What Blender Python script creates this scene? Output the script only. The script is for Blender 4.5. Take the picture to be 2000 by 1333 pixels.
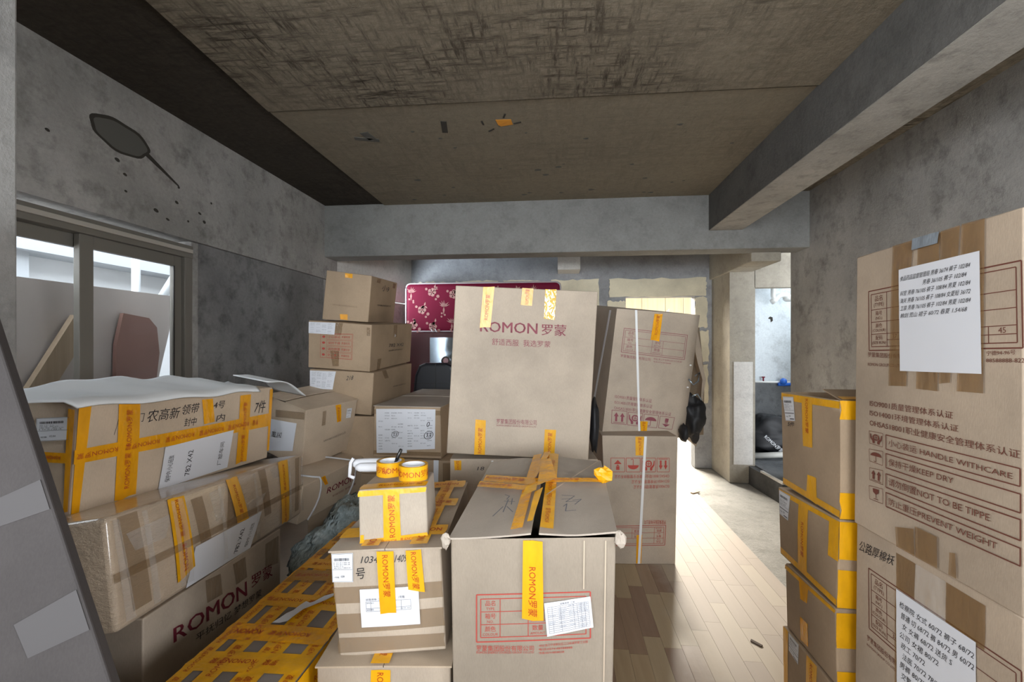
import bpy, bmesh, math, random
from mathutils import Vector, Matrix, noise
for o in list(bpy.data.objects): bpy.data.objects.remove(o)
SC = bpy.context.scene
COL = SC.collection
V = Vector
rnd = random.Random(7)
# ------------------------------------------------------------------ camera
cam = bpy.data.objects.new('camera', bpy.data.cameras.new('camera')); COL.objects.link(cam)
cam.data.sensor_width = 36; cam.data.lens = 16.2; cam.data.shift_y = 0.00425; cam.data.clip_start = 0.02
cam.location = (0, 0, 1.5); cam.rotation_euler = (math.pi/2, 0, math.atan(91/900))
SC.camera = cam
# ------------------------------------------------------------------ world, lights, exposure
SC.view_settings.view_transform = 'Standard'; SC.view_settings.look = 'None'
SC.view_settings.gamma = 1; SC.view_settings.use_curve_mapping = False
SC.view_settings.exposure = 0.38
W = bpy.data.worlds.new('overcast_sky'); SC.world = W; W.use_nodes = True
bg = W.node_tree.nodes['Background']; bg.inputs[0].default_value = (0.87, 0.93, 1.0, 1); bg.inputs[1].default_value = 5.2
def area(name, loc, to, sx, sy, power, col):
    l = bpy.data.lights.new(name, 'AREA'); l.shape = 'RECTANGLE'; l.size = sx; l.size_y = sy; l.energy = power; l.color = col
    o = bpy.data.objects.new(name, l); COL.objects.link(o); o.location = loc
    o.rotation_euler = (V(to)-V(loc)).to_track_quat('-Z', 'Y').to_euler(); return o
area('daylight_from_window_behind', (1.7, -6.0, 2.6), (-0.4, 3.0, 1.2), 7.0, 3.0, 880, (0.90, 0.96, 1.0))
area('fill_light_left', (-3.0, -.25, 1.7), (1.6, 1.2, 1.2), 1.5, 1.3, 92, (0.94, 0.97, 1.0))  # fill lamp outside an added, unseen left opening, lifts the right-hand cartons
area('fill_light_right', (3.0, -.3, 1.7), (-1.5, 1.9, 0.9), 1.4, 1.3, 47, (0.97, 0.98, 1.0))  # fill lamp outside an added, unseen right opening, lifts the left pile
area('daylight_in_back_room', (1.35, 7.5, 2.62), (1.35, 4.2, 0.0), 1.3, 0.9, 440, (1.0, 0.93, 0.82))
area('daylight_in_bathroom', (3.3, 6.0, 2.2), (2.3, 7.0, 1.1), 1.0, 1.0, 11, (0.82, 0.92, 1.0))
rear = area('daylight_rear_opening', (-2.6, 4.95, 1.93), (-1.7, 5.87, 2.4), 0.7, 0.5, 13, (0.78, 0.89, 1.0)); rear.data.spread = math.radians(80)
# ------------------------------------------------------------------ geometry data
B = {
 'S1': [(0.9942, 1.6672, 0.9008), (1.0044, 1.1062, 0.9058), (1.0124, 1.115, 1.8045), (1.008, 1.6766, 1.7994), (1.7562, 1.6772, 0.8922), (1.7635, 1.116, 0.8977), (1.7731, 1.125, 1.7965), (1.7658, 1.6862, 1.791)],
 'L1': [(-1.6423, 1.3959, 0.9181), (-1.5729, 2.3531, 0.8892), (-1.546, 2.3627, 1.2717), (-1.615, 1.4055, 1.3006), (-1.8799, 1.4136, 0.9344), (-1.8106, 2.3708, 0.9055), (-1.7837, 2.3804, 1.2879), (-1.8528, 1.4232, 1.3166)],
 'L2': [(-1.308, 1.2474, 0.6398), (-1.4605, 2.4923, 0.5398), (-1.4696, 2.5184, 0.872), (-1.3707, 1.268, 0.976), (-1.6678, 1.2069, 0.5888), (-1.794, 2.4545, 0.4884), (-1.845, 2.4763, 0.8234), (-1.7188, 1.2287, 0.9238)],
 'L3': [(-1.3154, 1.3402, 0.0), (-1.4257, 2.2407, 0.0), (-1.4257, 2.2407, 0.557), (-1.3154, 1.3402, 0.6293), (-1.7154, 1.3702, 0.0), (-1.8257, 2.2707, 0.0), (-1.8257, 2.2707, 0.5057), (-1.7154, 1.3702, 0.5783)],
 'L4': [(-1.6163, 2.7698, 0.712), (-1.4824, 3.1616, 0.7642), (-1.4023, 3.1025, 1.1162), (-1.5541, 2.7089, 1.0945), (-1.9692, 2.8887, 0.8056), (-1.8256, 3.2815, 0.8418), (-1.7544, 3.2214, 1.2113), (-1.897, 2.8288, 1.1761)],
 'L5': [(-1.4877, 2.4965, 0.4729), (-1.3677, 3.2318, 0.4867), (-1.3512, 3.2199, 0.7208), (-1.4453, 2.4873, 0.6965), (-1.7763, 2.5389, 0.5138), (-1.6692, 3.2728, 0.5323), (-1.6376, 3.2625, 0.7599), (-1.7447, 2.5285, 0.7414)],
 'N': [(-1.2662, 3.0434, 0.7392), (-0.7794, 3.0156, 0.7406), (-0.7845, 3.0086, 1.0835), (-1.2532, 3.0383, 1.0836), (-1.202, 4.004, 0.7585), (-0.7245, 3.9752, 0.7568), (-0.7236, 3.9689, 1.1008), (-1.2006, 3.9977, 1.1038)],
 'M': [(-0.5961, 2.4144, 0.9228), (0.1574, 2.4832, 0.8863), (0.2081, 2.4784, 1.7852), (-0.5449, 2.4097, 1.8188), (-0.6464, 2.9922, 0.9301), (0.1066, 3.0609, 0.8908), (0.1539, 3.0559, 1.7886), (-0.5992, 2.9871, 1.8278)],
 'BIG': [(-0.2916, 1.2895, 0.0), (0.1343, 1.2728, 0.0), (0.1536, 1.2627, 0.983), (-0.3033, 1.2763, 0.9524), (-0.2687, 1.9921, 0.0), (0.166, 1.9763, 0.0), (0.1735, 1.965, 1.0092), (-0.2848, 1.9784, 0.9897)],
 'J': [(-0.6479, 1.3141, 0.5697), (-0.3312, 1.3354, 0.5996), (-0.3454, 1.3304, 0.9008), (-0.675, 1.3078, 0.8839), (-0.6926, 1.9176, 0.5815), (-0.3691, 1.9396, 0.604), (-0.3885, 1.9342, 0.911), (-0.7136, 1.912, 0.8891)],
 'K': [(-0.6918, 1.2642, 0.0), (-0.3091, 1.3044, 0.0), (-0.31, 1.3043, 0.5712), (-0.6926, 1.2641, 0.5708), (-0.7566, 1.8808, 0.0), (-0.3739, 1.921, 0.0), (-0.3748, 1.9209, 0.5712), (-0.7574, 1.8807, 0.5706)],
 'I': [(-0.6044, 1.3516, 0.8784), (-0.3988, 1.3818, 0.901), (-0.408, 1.391, 1.0646), (-0.6119, 1.361, 1.0549), (-0.6331, 1.5719, 0.8707), (-0.4309, 1.6018, 0.8815), (-0.4443, 1.6106, 1.048), (-0.6391, 1.5815, 1.0451)],
 'O1': [(-1.745, 3.2576, 1.6936), (-1.399, 3.2779, 1.6701), (-1.3656, 3.2635, 2.0114), (-1.7021, 3.2441, 2.0551), (-1.7749, 3.8774, 1.7286), (-1.4361, 3.8971, 1.6966), (-1.3943, 3.8835, 2.0428), (-1.7383, 3.8633, 2.0788)],
 'O2': [(-1.7949, 3.1558, 1.3414), (-1.3246, 3.1299, 1.3124), (-1.3013, 3.1099, 1.6433), (-1.7792, 3.135, 1.6796), (-1.754, 3.9136, 1.3868), (-1.2814, 3.888, 1.3579), (-1.2567, 3.8681, 1.6855), (-1.7329, 3.8934, 1.7197)],
 'O3': [(-1.7887, 3.1521, 1.0331), (-1.3142, 3.1319, 1.0056), (-1.2892, 3.1165, 1.3062), (-1.772, 3.1359, 1.3314), (-1.7555, 3.8992, 1.0715), (-1.2768, 3.8794, 1.0437), (-1.2597, 3.8632, 1.3456), (-1.7387, 3.883, 1.3717)],
 'Q1': [(0.3102, 3.3494, 0.8691), (0.9073, 3.4724, 0.8236), (0.9955, 3.3799, 1.7139), (0.4033, 3.2575, 1.756), (0.169, 4.0802, 0.9596), (0.7633, 4.2029, 0.9132), (0.8517, 4.1105, 1.8021), (0.2575, 3.9878, 1.8485)],
 'Q2': [(0.3285, 3.2108, 0.0), (0.7942, 3.2474, 0.0), (0.8106, 3.2451, 0.8776), (0.2967, 3.2035, 0.8825), (0.2556, 3.957, 0.0), (0.7454, 3.9961, 0.0), (0.74, 3.9916, 0.8852), (0.2501, 3.9525, 0.882)],
 'R1': [(0.9902, 2.1509, 0.8856), (0.9744, 1.7092, 0.8964), (0.9807, 1.7203, 1.3064), (0.9862, 2.1609, 1.2926), (1.3369, 2.1421, 0.8833), (1.3263, 1.701, 0.8949), (1.3286, 1.7116, 1.3038), (1.3392, 2.1528, 1.2923)],
 'R2': [(0.976, 2.1482, 0.5779), (0.9642, 1.712, 0.5862), (0.9792, 1.7206, 0.8887), (0.9704, 2.1547, 0.8725), (1.3198, 2.1461, 0.5683), (1.3182, 1.7109, 0.5796), (1.3249, 1.7187, 0.8791), (1.3265, 2.1538, 0.8678)],
 'R3': [(0.9672, 2.0696, 0.3011), (0.9693, 1.7169, 0.3054), (0.9654, 1.7201, 0.5763), (0.9625, 2.0727, 0.5719), (1.3168, 2.072, 0.3062), (1.3193, 1.7194, 0.3104), (1.3153, 1.7226, 0.5813), (1.3129, 2.0753, 0.5771)],
 'H': [(-0.735, 0.95, 0.0), (-0.735, 2.37, 0.0), (-0.735, 2.37, 0.555), (-0.735, 0.95, 0.555), (-1.095, 0.95, 0.0), (-1.095, 2.37, 0.0), (-1.095, 2.37, 0.555), (-1.095, 0.95, 0.555)],
 'M2': [(-0.585, 2.45, 0.0), (0.212, 2.5197, 0.0), (0.212, 2.5197, 0.885), (-0.585, 2.45, 0.885), (-0.6338, 3.0079, 0.0), (0.1631, 3.0776, 0.0), (0.1631, 3.0776, 0.885), (-0.6338, 3.0079, 0.885)],
 'S2': [(0.9942, 1.6672, 0.0), (1.0044, 1.1062, 0.0), (1.0124, 1.115, 0.9028), (1.008, 1.6766, 0.8978), (1.7562, 1.6772, 0.0), (1.7635, 1.116, 0.0), (1.7731, 1.125, 0.8947), (1.7658, 1.6862, 0.8892)],
 'R4': [(0.9622, 2.0796, 0.0), (0.9643, 1.7269, 0.0), (0.9604, 1.7301, 0.2991), (0.9575, 2.0827, 0.2991), (1.3118, 2.082, 0.0), (1.3143, 1.7294, 0.0), (1.3103, 1.7326, 0.2991), (1.3079, 2.0853, 0.2991)],
 'O4': [(-1.74, 3.14, 0.6), (-1.1808, 3.1107, 0.6), (-1.1808, 3.1107, 1.0), (-1.74, 3.14, 1.0), (-1.7086, 3.7392, 0.6), (-1.1494, 3.7099, 0.6), (-1.1494, 3.7099, 1.0), (-1.7086, 3.7392, 1.0)],
 'O5': [(-1.78, 3.12, 0.0), (-1.1604, 3.0984, 0.0), (-1.1604, 3.0984, 0.6), (-1.78, 3.12, 0.6), (-1.7573, 3.7696, 0.0), (-1.1377, 3.748, 0.0), (-1.1377, 3.748, 0.6), (-1.7573, 3.7696, 0.6)],
 'P1': [(-1.19, 3.0, 0.0), (-0.6903, 2.9826, 0.0), (-0.6903, 2.9826, 0.735), (-1.19, 3.0, 0.735), (-1.1691, 3.5996, 0.0), (-0.6694, 3.5822, 0.0), (-0.6694, 3.5822, 0.735), (-1.1691, 3.5996, 0.735)],
}
D = [
 ('M', 'F', 'txt', [(0.1906, 0.7337), (0.5905, 0.7337), (0.5899, 0.7973), (0.1866, 0.7943)], ('ROMON', 'mauve', 1)),
 ('M', 'F', 'txt', [(0.6232, 0.7289), (0.7922, 0.7293), (0.7913, 0.7958), (0.6188, 0.7954)], ('罗蒙', 'mauve', 1)),
 ('M', 'F', 'txt', [(0.2786, 0.658), (0.4661, 0.6561), (0.4635, 0.6955), (0.276, 0.6974)], ('舒适西服', 'mauve', 0)),
 ('M', 'F', 'txt', [(0.4984, 0.6574), (0.6891, 0.6586), (0.6867, 0.6949), (0.4958, 0.6967)], ('我选罗蒙', 'mauve', 0)),
 ('M', 'F', 'txt', [(0.3418, 0.1916), (0.6231, 0.1941), (0.621, 0.2245), (0.3398, 0.222)], ('罗蒙集团股份有限公司', 'mauve', 0)),
 ('M', 'F', 'txt', [(0.3428, 0.1764), (0.6205, 0.1788), (0.6198, 0.1894), (0.3421, 0.187)], ('ROMON ENERGY SOURCES GROUP CO.,LTD', 'mauve', 0)),
 ('M', 'F', 'tape', [(0.2612, 0.7576), (0.2739, 1.0009), (0.1947, 1.001), (0.1854, 0.7578)], 1),
 ('M', 'F', 'tape', [(0.5435, 0.8986), (0.5474, 1.0017), (0.4683, 1.0019), (0.4641, 0.9017)], 1),
 ('M', 'F', 'shiny', [(0.707, 0.8199), (0.7092, 1.0015), (0.6301, 1.0017), (0.6311, 0.8262)], 0),
 ('M', 'F', 'tape', [(0.2712, 0.0024), (0.2648, 0.2098), (0.1923, 0.2129), (0.1953, 0.0022)], 1),
 ('M', 'F', 'tape', [(0.7588, -0.0012), (0.7615, 0.1725), (0.6822, 0.1722), (0.6831, -0.0014)], 1),
 ('M2', 'F', 'tape', [(0.0763, 0.9304), (0.0763, 0.9899), (0.0277, 0.9898), (0.0312, 0.9303)], 1),
 ('M2', 'F', 'tape', [(0.5336, 0.9444), (0.5336, 0.9945), (0.4645, 0.9943), (0.4645, 0.9442)], 1),
 ('M2', 'F', 'hand', [(0.1839, 0.9308), (0.229, 0.9309), (0.229, 0.9528), (0.1839, 0.9527)], '18'),
 ('M2', 'F', 'strap', [(0.2706, 0.9467), (0.2844, 0.9468), (0.2948, 0.9906), (0.2809, 0.9906)], None),
 ('BIG', 'F', 'table', [(0.1582, 0.697), (0.8609, 0.7207), (0.8564, 0.8495), (0.161, 0.8362)], ('A', 'red')),
 ('BIG', 'F', 'txt', [(0.1576, 0.6697), (0.519, 0.6798), (0.5189, 0.6945), (0.158, 0.6879)], ('罗蒙集团股份有限公司', 'red', 0)),
 ('BIG', 'F', 'txt', [(0.1575, 0.6621), (0.5191, 0.6717), (0.519, 0.6783), (0.1576, 0.6697)], ('ROMON ENERGY SOURCES GROUP CO.,LTD', 'red', 0)),
 ('BIG', 'F', 'txt', [(0.5506, 0.6907), (0.846, 0.7075), (0.8458, 0.7147), (0.5505, 0.698)], ('地址:浙江宁波奉化区江口街道罗蒙工业园', 'red', 0)),
 ('BIG', 'F', 'txt', [(0.5507, 0.6804), (0.754, 0.6901), (0.7538, 0.6973), (0.5506, 0.6877)], ('电话:0574-88588888', 'red', 0)),
 ('BIG', 'F', 'txt', [(0.5508, 0.6701), (0.7046, 0.6775), (0.7044, 0.6848), (0.5507, 0.6774)], ('传真:0574-88588228', 'red', 0)),
 ('BIG', 'F', 'crease', [(0.9422, 0.598), (0.9483, 0.5981), (0.9441, 0.9918), (0.9382, 0.9918)], None),
 ('BIG', 'F', 'crease', [(0.8136, 0.8578), (0.8197, 0.8579), (0.8185, 0.9925), (0.8125, 0.9925)], None),
 ('BIG', 'F', 'paper', [(0.6005, 0.7223), (0.8781, 0.7525), (0.8568, 0.838), (0.5804, 0.8171)], 'grid'),
 ('BIG', 'F', 'tape', [(0.4512, 0.9945), (0.4456, 0.7731), (0.578, 0.7674), (0.5689, 0.9938)], 1),
 ('J', 'F', 'clear', [(-0.005, 0.5132), (0.9965, 0.5261), (0.9992, 0.6824), (-0.005, 0.6692)], None),
 ('J', 'F', 'clear', [(0.0016, 0.2296), (0.9972, 0.2431), (1.0011, 0.4248), (0.0041, 0.415)], None),
 ('J', 'F', 'clear', [(-0.0009, 0.044), (0.9971, 0.0407), (0.9986, 0.1722), (-0.0019, 0.1907)], None),
 ('J', 'F', 'hand', [(0.2709, 0.8912), (0.4247, 0.8895), (0.4292, 0.9535), (0.2759, 0.9549)], '1034'),
 ('J', 'F', 'hand', [(0.5781, 0.8878), (0.6848, 0.8881), (0.689, 0.9577), (0.5825, 0.9571)], '1409'),
 ('J', 'F', 'txt', [(0.2169, 0.7414), (0.302, 0.7472), (0.3098, 0.8502), (0.2252, 0.8441)], ('号', 'dark', 0)),
 ('J', 'F', 'label', [(-0.0014, 0.7226), (0.1915, 0.7181), (0.209, 0.9919), (0.0131, 0.9898)], 'upright'),
 ('J', 'F', 'paper', [(0.237, 0.2831), (0.7809, 0.2827), (0.783, 0.6535), (0.247, 0.6466)], 'list'),
 ('J', 'F', 'tape', [(0.687, 1.0026), (0.6923, 0.6233), (0.8407, 0.5953), (0.8256, 1.005)], 1),
 ('J', 'F', 'tape', [(0.4254, 0.9981), (0.4236, 0.4147), (0.5704, 0.4109), (0.5784, 1.0019)], 1),
 ('J', 'T', 'tape', [(0.28, 1), (0.28, 0), (0.44, 0), (0.44, 1)], 1),
 ('J', 'T', 'tape', [(0.72, 1), (0.72, 0), (0.88, 0), (0.88, 1)], 1),
 ('J', 'T', 'tape', [(0, 0.1), (1, 0.1), (1, 0.22), (0, 0.22)], 1),
 ('J', 'T', 'tape', [(0, 0.84), (1, 0.84), (1, 0.98), (0, 0.98)], 1),
 ('J', 'T', 'tape', [(0.5, 0.5), (1, 0.5), (1, 0.62), (0.5, 0.62)], 1),
 ('K', 'F', 'tape', [(0.4059, 0.9887), (0.3939, 0.7536), (0.5471, 0.7532), (0.5515, 0.9883)], 1),
 ('K', 'T', 'tape', [(0.4, 1), (0.4, 0), (0.54, 0), (0.54, 1)], 1),
 ('I', 'F', 'tape', [(-0.0017, 0.8862), (0.9968, 0.8958), (0.9994, 0.981), (-0.0003, 0.9823)], 0),
 ('I', 'F', 'tape', [(0.9893, 0.1517), (0.0095, 0.1458), (0.0, 0.0088), (1.0, 0.0095)], 1),
 ('I', 'F', 'tape', [(0.0164, 0.1102), (0.0683, 0.1029), (0.0704, 0.2331), (0.0182, 0.2312)], 0),
 ('I', 'F', 'tape', [(0.6105, 0.0146), (0.6041, 0.9829), (0.3655, 0.9824), (0.3567, 0.0083)], 1),
 ('I', 'T', 'tape', [(0, 0), (1, 0), (1, 0.26), (0, 0.26)], 1),
 ('N', 'F', 'clear', [(0.0036, 0.8474), (1.005, 0.8508), (1.005, 0.9407), (0.0015, 0.939)], None),
 ('N', 'F', 'clear', [(0.0067, 0.0413), (0.9935, 0.0497), (0.9946, 0.13), (0.0125, 0.1233)], None),
 ('N', 'F', 'paper', [(0.0596, 0.0745), (0.5058, 0.0961), (0.4869, 0.9642), (0.0329, 0.9502)], 'list'),
 ('N', 'F', 'hand', [(0.2686, 0.3895), (0.3755, 0.394), (0.3743, 0.5256), (0.2669, 0.5214)], '⑬'),
 ('N', 'F', 'paper', [(0.4906, 0.1561), (0.9147, 0.1963), (0.9313, 0.968), (0.4869, 0.9642)], 'list'),
 ('N', 'F', 'hand', [(0.7455, 0.3795), (0.8797, 0.3853), (0.8814, 0.5458), (0.7463, 0.5404)], '⑬'),
 ('N', 'F', 'hand', [(0.792, 0.6226), (0.8371, 0.6243), (0.838, 0.7246), (0.7927, 0.723)], '0'),
 ('P1', 'F', 'paper', [(0.7324, 0.78), (0.7954, 0.7818), (0.8024, 1.005), (0.7324, 1.005)], 'blank'),
 ('P1', 'F', 'clear', [(0.8583, 0.7974), (0.9904, 0.801), (0.9904, 0.9847), (0.8583, 0.9816)], None),
 ('L1', 'F', 'hand', [(0.1277, 0.6724), (0.1489, 0.6687), (0.1411, 0.8924), (0.1201, 0.8935)], '厂'),
 ('L1', 'F', 'hand', [(0.2139, 0.7699), (0.2394, 0.7665), (0.2362, 0.8554), (0.2107, 0.8576)], '门'),
 ('L1', 'F', 'hand', [(0.253, 0.7516), (0.3983, 0.7529), (0.3986, 0.8763), (0.2484, 0.8779)], '农高新'),
 ('L1', 'F', 'hand', [(0.4127, 0.7767), (0.5004, 0.7857), (0.4987, 0.898), (0.4082, 0.8908)], '领带'),
 ('L1', 'F', 'hand', [(0.4306, 0.646), (0.4924, 0.6414), (0.4886, 0.7363), (0.4244, 0.7391)], '封中'),
 ('L1', 'F', 'hand', [(0.5866, 0.8041), (0.6519, 0.7995), (0.6513, 0.8879), (0.583, 0.8907)], '4号'),
 ('L1', 'F', 'hand', [(0.6084, 0.6438), (0.6587, 0.6397), (0.6549, 0.7293), (0.6048, 0.7314)], '内'),
 ('L1', 'F', 'hand', [(0.8591, 0.6703), (0.9415, 0.6606), (0.9376, 0.8319), (0.8553, 0.836)], '7件'),
 ('L1', 'F', 'tapeold', [(0.0279, -0.005), (0.0389, 0.9952), (-0.003, 0.9916), (0.003, 0.0065)], 0),
 ('L1', 'F', 'tapeold', [(0.236, 0.0367), (0.2211, 0.9777), (0.1361, 0.982), (0.1517, 0.0336)], 1),
 ('L1', 'F', 'tapeold', [(0.5375, 0.6375), (0.5992, 0.6469), (0.5784, 0.9284), (0.5171, 0.9294)], 0),
 ('L1', 'F', 'tapeold', [(0.8348, 0.0526), (0.8282, 0.9372), (0.753, 0.9314), (0.7605, 0.0467)], 1),
 ('L1', 'F', 'tapeold', [(0.9919, 0.6391), (-0.0048, 0.5958), (-0.004, 0.4696), (0.9963, 0.4569)], 1),
 ('L1', 'F', 'tapeold', [(1.0045, 0.1059), (0.9968, 0.9786), (0.9714, 0.9826), (0.9882, 0.0994)], 0),
 ('L1', 'F', 'paper', [(0.3311, 0.0114), (0.7036, 0.04), (0.7223, 0.5021), (0.3446, 0.4589)], 'hand2'),
 ('L1', 'L', 'label', [(0.3628, 0.6336), (0.9315, 0.6838), (0.8958, 0.8853), (0.3255, 0.8381)], 'wide'),
 ('L1', 'L', 'tapeold', [(0.9433, 0.5671), (0.2232, 0.5417), (0.2216, 0.4496), (0.9416, 0.4768)], 1),
 ('L1', 'L', 'tapeold', [(1.005, 0.0552), (0.9726, 0.9531), (0.8581, 0.9466), (0.929, 0.0481)], 0),
 ('L2', 'F', 'clear', [(0.05, 0.1), (0.11, 0.1), (0.09, 0.97), (0.03, 0.97)], None),
 ('L2', 'F', 'clear', [(0.32, 0.05), (0.37, 0.05), (0.33, 0.9), (0.28, 0.9)], None),
 ('L2', 'F', 'clear', [(0.43000000000000005, 0.4), (0.49, 0.4), (0.52, 0.97), (0.46, 0.97)], None),
 ('L2', 'F', 'clear', [(0.67, 0.3), (0.72, 0.3), (0.69, 0.97), (0.64, 0.97)], None),
 ('L2', 'F', 'clear', [(0.93, 0.1), (0.97, 0.1), (0.97, 0.97), (0.93, 0.97)], None),
 ('L2', 'F', 'film', [(0.07, 0.62), (0.17, 0.62), (0.2, 0.8300000000000001), (0.05, 0.8)], None),
 ('L2', 'F', 'film', [(0.38, 0.55), (0.41000000000000003, 0.55), (0.44, 0.93), (0.36, 0.9)], None),
 ('L2', 'F', 'film', [(0.5700000000000001, 0.5), (0.65, 0.5), (0.68, 0.63), (0.55, 0.6)], None),
 ('L2', 'F', 'film', [(0.74, 0.78), (0.7999999999999999, 0.78), (0.83, 0.9600000000000001), (0.72, 0.93)], None),
 ('L2', 'F', 'paper', [(0.2335, 0.0131), (0.5712, -0.005), (0.6467, 0.4042), (0.2782, 0.3848)], 'hand2'),
 ('L2', 'F', 'tape', [(0.1887, 0.9897), (0.1996, 0.1192), (0.2719, 0.1863), (0.2532, 0.9749)], 1),
 ('L2', 'F', 'tape', [(0.4469, 0.9935), (0.4864, 0.4127), (0.5568, 0.3949), (0.5083, 0.9926)], 1),
 ('L2', 'F', 'tape', [(0.7795, 1.005), (0.8067, 0.0399), (0.87, 0.0402), (0.8576, 1.005)], 1),
 ('L2', 'F', 'clear', [(0.0, 0.42), (1, 0.42), (1, 0.5), (0.0, 0.5)], None),
 ('L2', 'F', 'film', [(0.022, 0.06), (0.052000000000000005, 0.05), (0.032, 0.95), (0.012, 0.96)], None),
 ('L2', 'F', 'film', [(0.11, 0.06), (0.135, 0.05), (0.115, 0.95), (0.1, 0.96)], None),
 ('L2', 'F', 'film', [(0.21000000000000002, 0.06), (0.232, 0.05), (0.21200000000000002, 0.95), (0.2, 0.96)], None),
 ('L2', 'F', 'film', [(0.23500000000000001, 0.06), (0.265, 0.05), (0.245, 0.95), (0.225, 0.96)], None),
 ('L2', 'F', 'film', [(0.41000000000000003, 0.06), (0.43200000000000005, 0.05), (0.41200000000000003, 0.95), (0.4, 0.96)], None),
 ('L2', 'F', 'film', [(0.61, 0.06), (0.634, 0.05), (0.614, 0.95), (0.6, 0.96)], None),
 ('L2', 'F', 'film', [(0.87, 0.06), (0.892, 0.05), (0.872, 0.95), (0.86, 0.96)], None),
 ('L2', 'F', 'film', [(0.985, 0.06), (1.01, 0.05), (0.99, 0.95), (0.975, 0.96)], None),
 ('L3', 'F', 'txt', [(0.1492, 0.7513), (0.6522, 0.6565), (0.6477, 0.7716), (0.1478, 0.8358)], ('ROMON', 'maroon', 1)),
 ('L3', 'F', 'txt', [(0.6938, 0.6848), (0.9099, 0.6291), (0.8931, 0.7486), (0.6938, 0.7813)], ('罗蒙', 'maroon', 1)),
 ('L3', 'F', 'txt', [(0.2726, 0.6481), (0.7894, 0.5498), (0.7868, 0.611), (0.2742, 0.6952)], ('平抚归忆 梦想罗蒙', 'dark', 0)),
 ('L3', 'F', 'clear', [(0.3462, 0.833), (0.4536, 0.8153), (0.4423, 0.9624), (0.336, 0.9836)], None),
 ('L3', 'F', 'clear', [(0.5608, 0.8039), (0.6522, 0.7979), (0.6387, 0.963), (0.536, 0.9682)], None),
 ('L3', 'F', 'clear', [(0.8282, 0.7525), (0.9733, 0.6995), (0.9733, 0.9469), (0.8282, 0.9515)], None),
 ('L4', 'F', 'txt', [(0.3687, 0.3549), (0.8259, 0.3708), (0.8196, 0.4141), (0.3646, 0.3939)], ('ROMON ENERGY SOURCES GROUP CO.,LTD', 'dark', 0)),
 ('L4', 'F', 'tapeold', [(0.6871, 0.6553), (0.6541, 0.9873), (0.5405, 0.9906), (0.6017, 0.6585)], 1),
 ('L4', 'F', 'clear', [(0.2966, 0.6743), (0.3653, 0.6743), (0.3679, 0.9326), (0.3007, 0.9286)], None),
 ('L4', 'F', 'label', [(0.7797, 0.6909), (0.8936, 0.6714), (0.8974, 0.8662), (0.7854, 0.8808)], 'small'),
 ('L4', 'L', 'paper', [(0.1523, 0.0398), (0.7684, 0.2475), (0.8176, 0.7407), (0.1905, 0.6316)], 'hand1'),
 ('L4', 'L', 'clear', [(0.3006, 0.7015), (0.9905, 0.8522), (0.9789, 0.9685), (0.2867, 0.8245)], None),
 ('L5', 'F', 'txt', [(0.3194, 0.4495), (0.729, 0.4144), (0.7124, 0.6153), (0.3268, 0.6124)], ('ROMON', 'maroon', 1)),
 ('L5', 'F', 'txt', [(0.4057, 0.2511), (0.7519, 0.2521), (0.7493, 0.3167), (0.4024, 0.313)], ('平抚归忆 梦想罗蒙', 'maroon', 0)),
 ('L5', 'F', 'tapeold', [(0.2167, 1.005), (0.2824, 0.7314), (0.3233, 0.7302), (0.2708, 1.005)], 1),
 ('O1', 'F', 'tapeold', [(0.42, 0.8952), (0.5841, 0.8976), (0.5817, 0.9882), (0.4117, 0.9844)], 0),
 ('O1', 'F', 'tapeold', [(0.3987, 0.0255), (0.5549, 0.0197), (0.5501, 0.1378), (0.378, 0.1309)], 0),
 ('O1', 'F', 'txt', [(0.2057, 0.2984), (0.7435, 0.2878), (0.7408, 0.3201), (0.2027, 0.3298)], ('ROMON ENERGY SOURCES GROUP CO.,LTD', 'faint', 0)),
 ('O1', 'R', 'clear', [(0.1716, 0.8847), (0.301, 0.8819), (0.3254, 0.9779), (0.1954, 0.9788)], None),
 ('O1', 'R', 'clear', [(0.7986, 0.8454), (0.9116, 0.8478), (0.9362, 0.965), (0.7991, 0.9695)], None),
 ('O1', 'R', 'hand', [(0.3608, 0.7283), (0.6257, 0.7132), (0.6647, 0.8639), (0.3791, 0.8705)], '小9'),
 ('O1', 'R', 'txt', [(0.2592, 0.3658), (0.79, 0.3844), (0.7835, 0.4213), (0.2538, 0.4056)], ('ROMON ENERGY SOURCES GROUP CO.,LTD', 'dark', 0)),
 ('O2', 'F', 'clear', [(0.4331, 0.7388), (0.5314, 0.7375), (0.5505, 0.9882), (0.4285, 0.9871)], None),
 ('O2', 'F', 'clear', [(0.4042, 0.0611), (0.5041, 0.0709), (0.5056, 0.3983), (0.365, 0.3954)], None),
 ('O2', 'F', 'handle', [(0.2004, 0.2378), (0.7151, 0.2337), (0.7176, 0.7775), (0.2021, 0.738)], ('red',)),
 ('O2', 'F', 'paper', [(0.0022, 0.7297), (0.4249, 0.738), (0.4366, 0.9879), (0.0044, 0.9679)], 'list'),
 ('O2', 'F', 'clear', [(0.9354, 0.7666), (0.9837, 0.7606), (0.9862, 0.9339), (0.9302, 0.9392)], None),
 ('O2', 'R', 'clear', [(0.4695, 0.6982), (0.5594, 0.7024), (0.5707, 0.9848), (0.4807, 0.9751)], None),
 ('O2', 'R', 'clear', [(0.1269, -0.0005), (0.193, 0.0051), (0.2158, 0.2521), (0.1381, 0.245)], None),
 ('O2', 'R', 'hand', [(0.3689, 0.4826), (0.7501, 0.4544), (0.7457, 0.5321), (0.3654, 0.5541)], '782 X42'),
 ('O2', 'R', 'txt', [(0.3741, 0.3751), (0.7275, 0.3551), (0.7253, 0.3938), (0.3724, 0.411)], ('ROMON ENERGY SOURCES GROUP CO.,LTD', 'dark', 0)),
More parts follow.
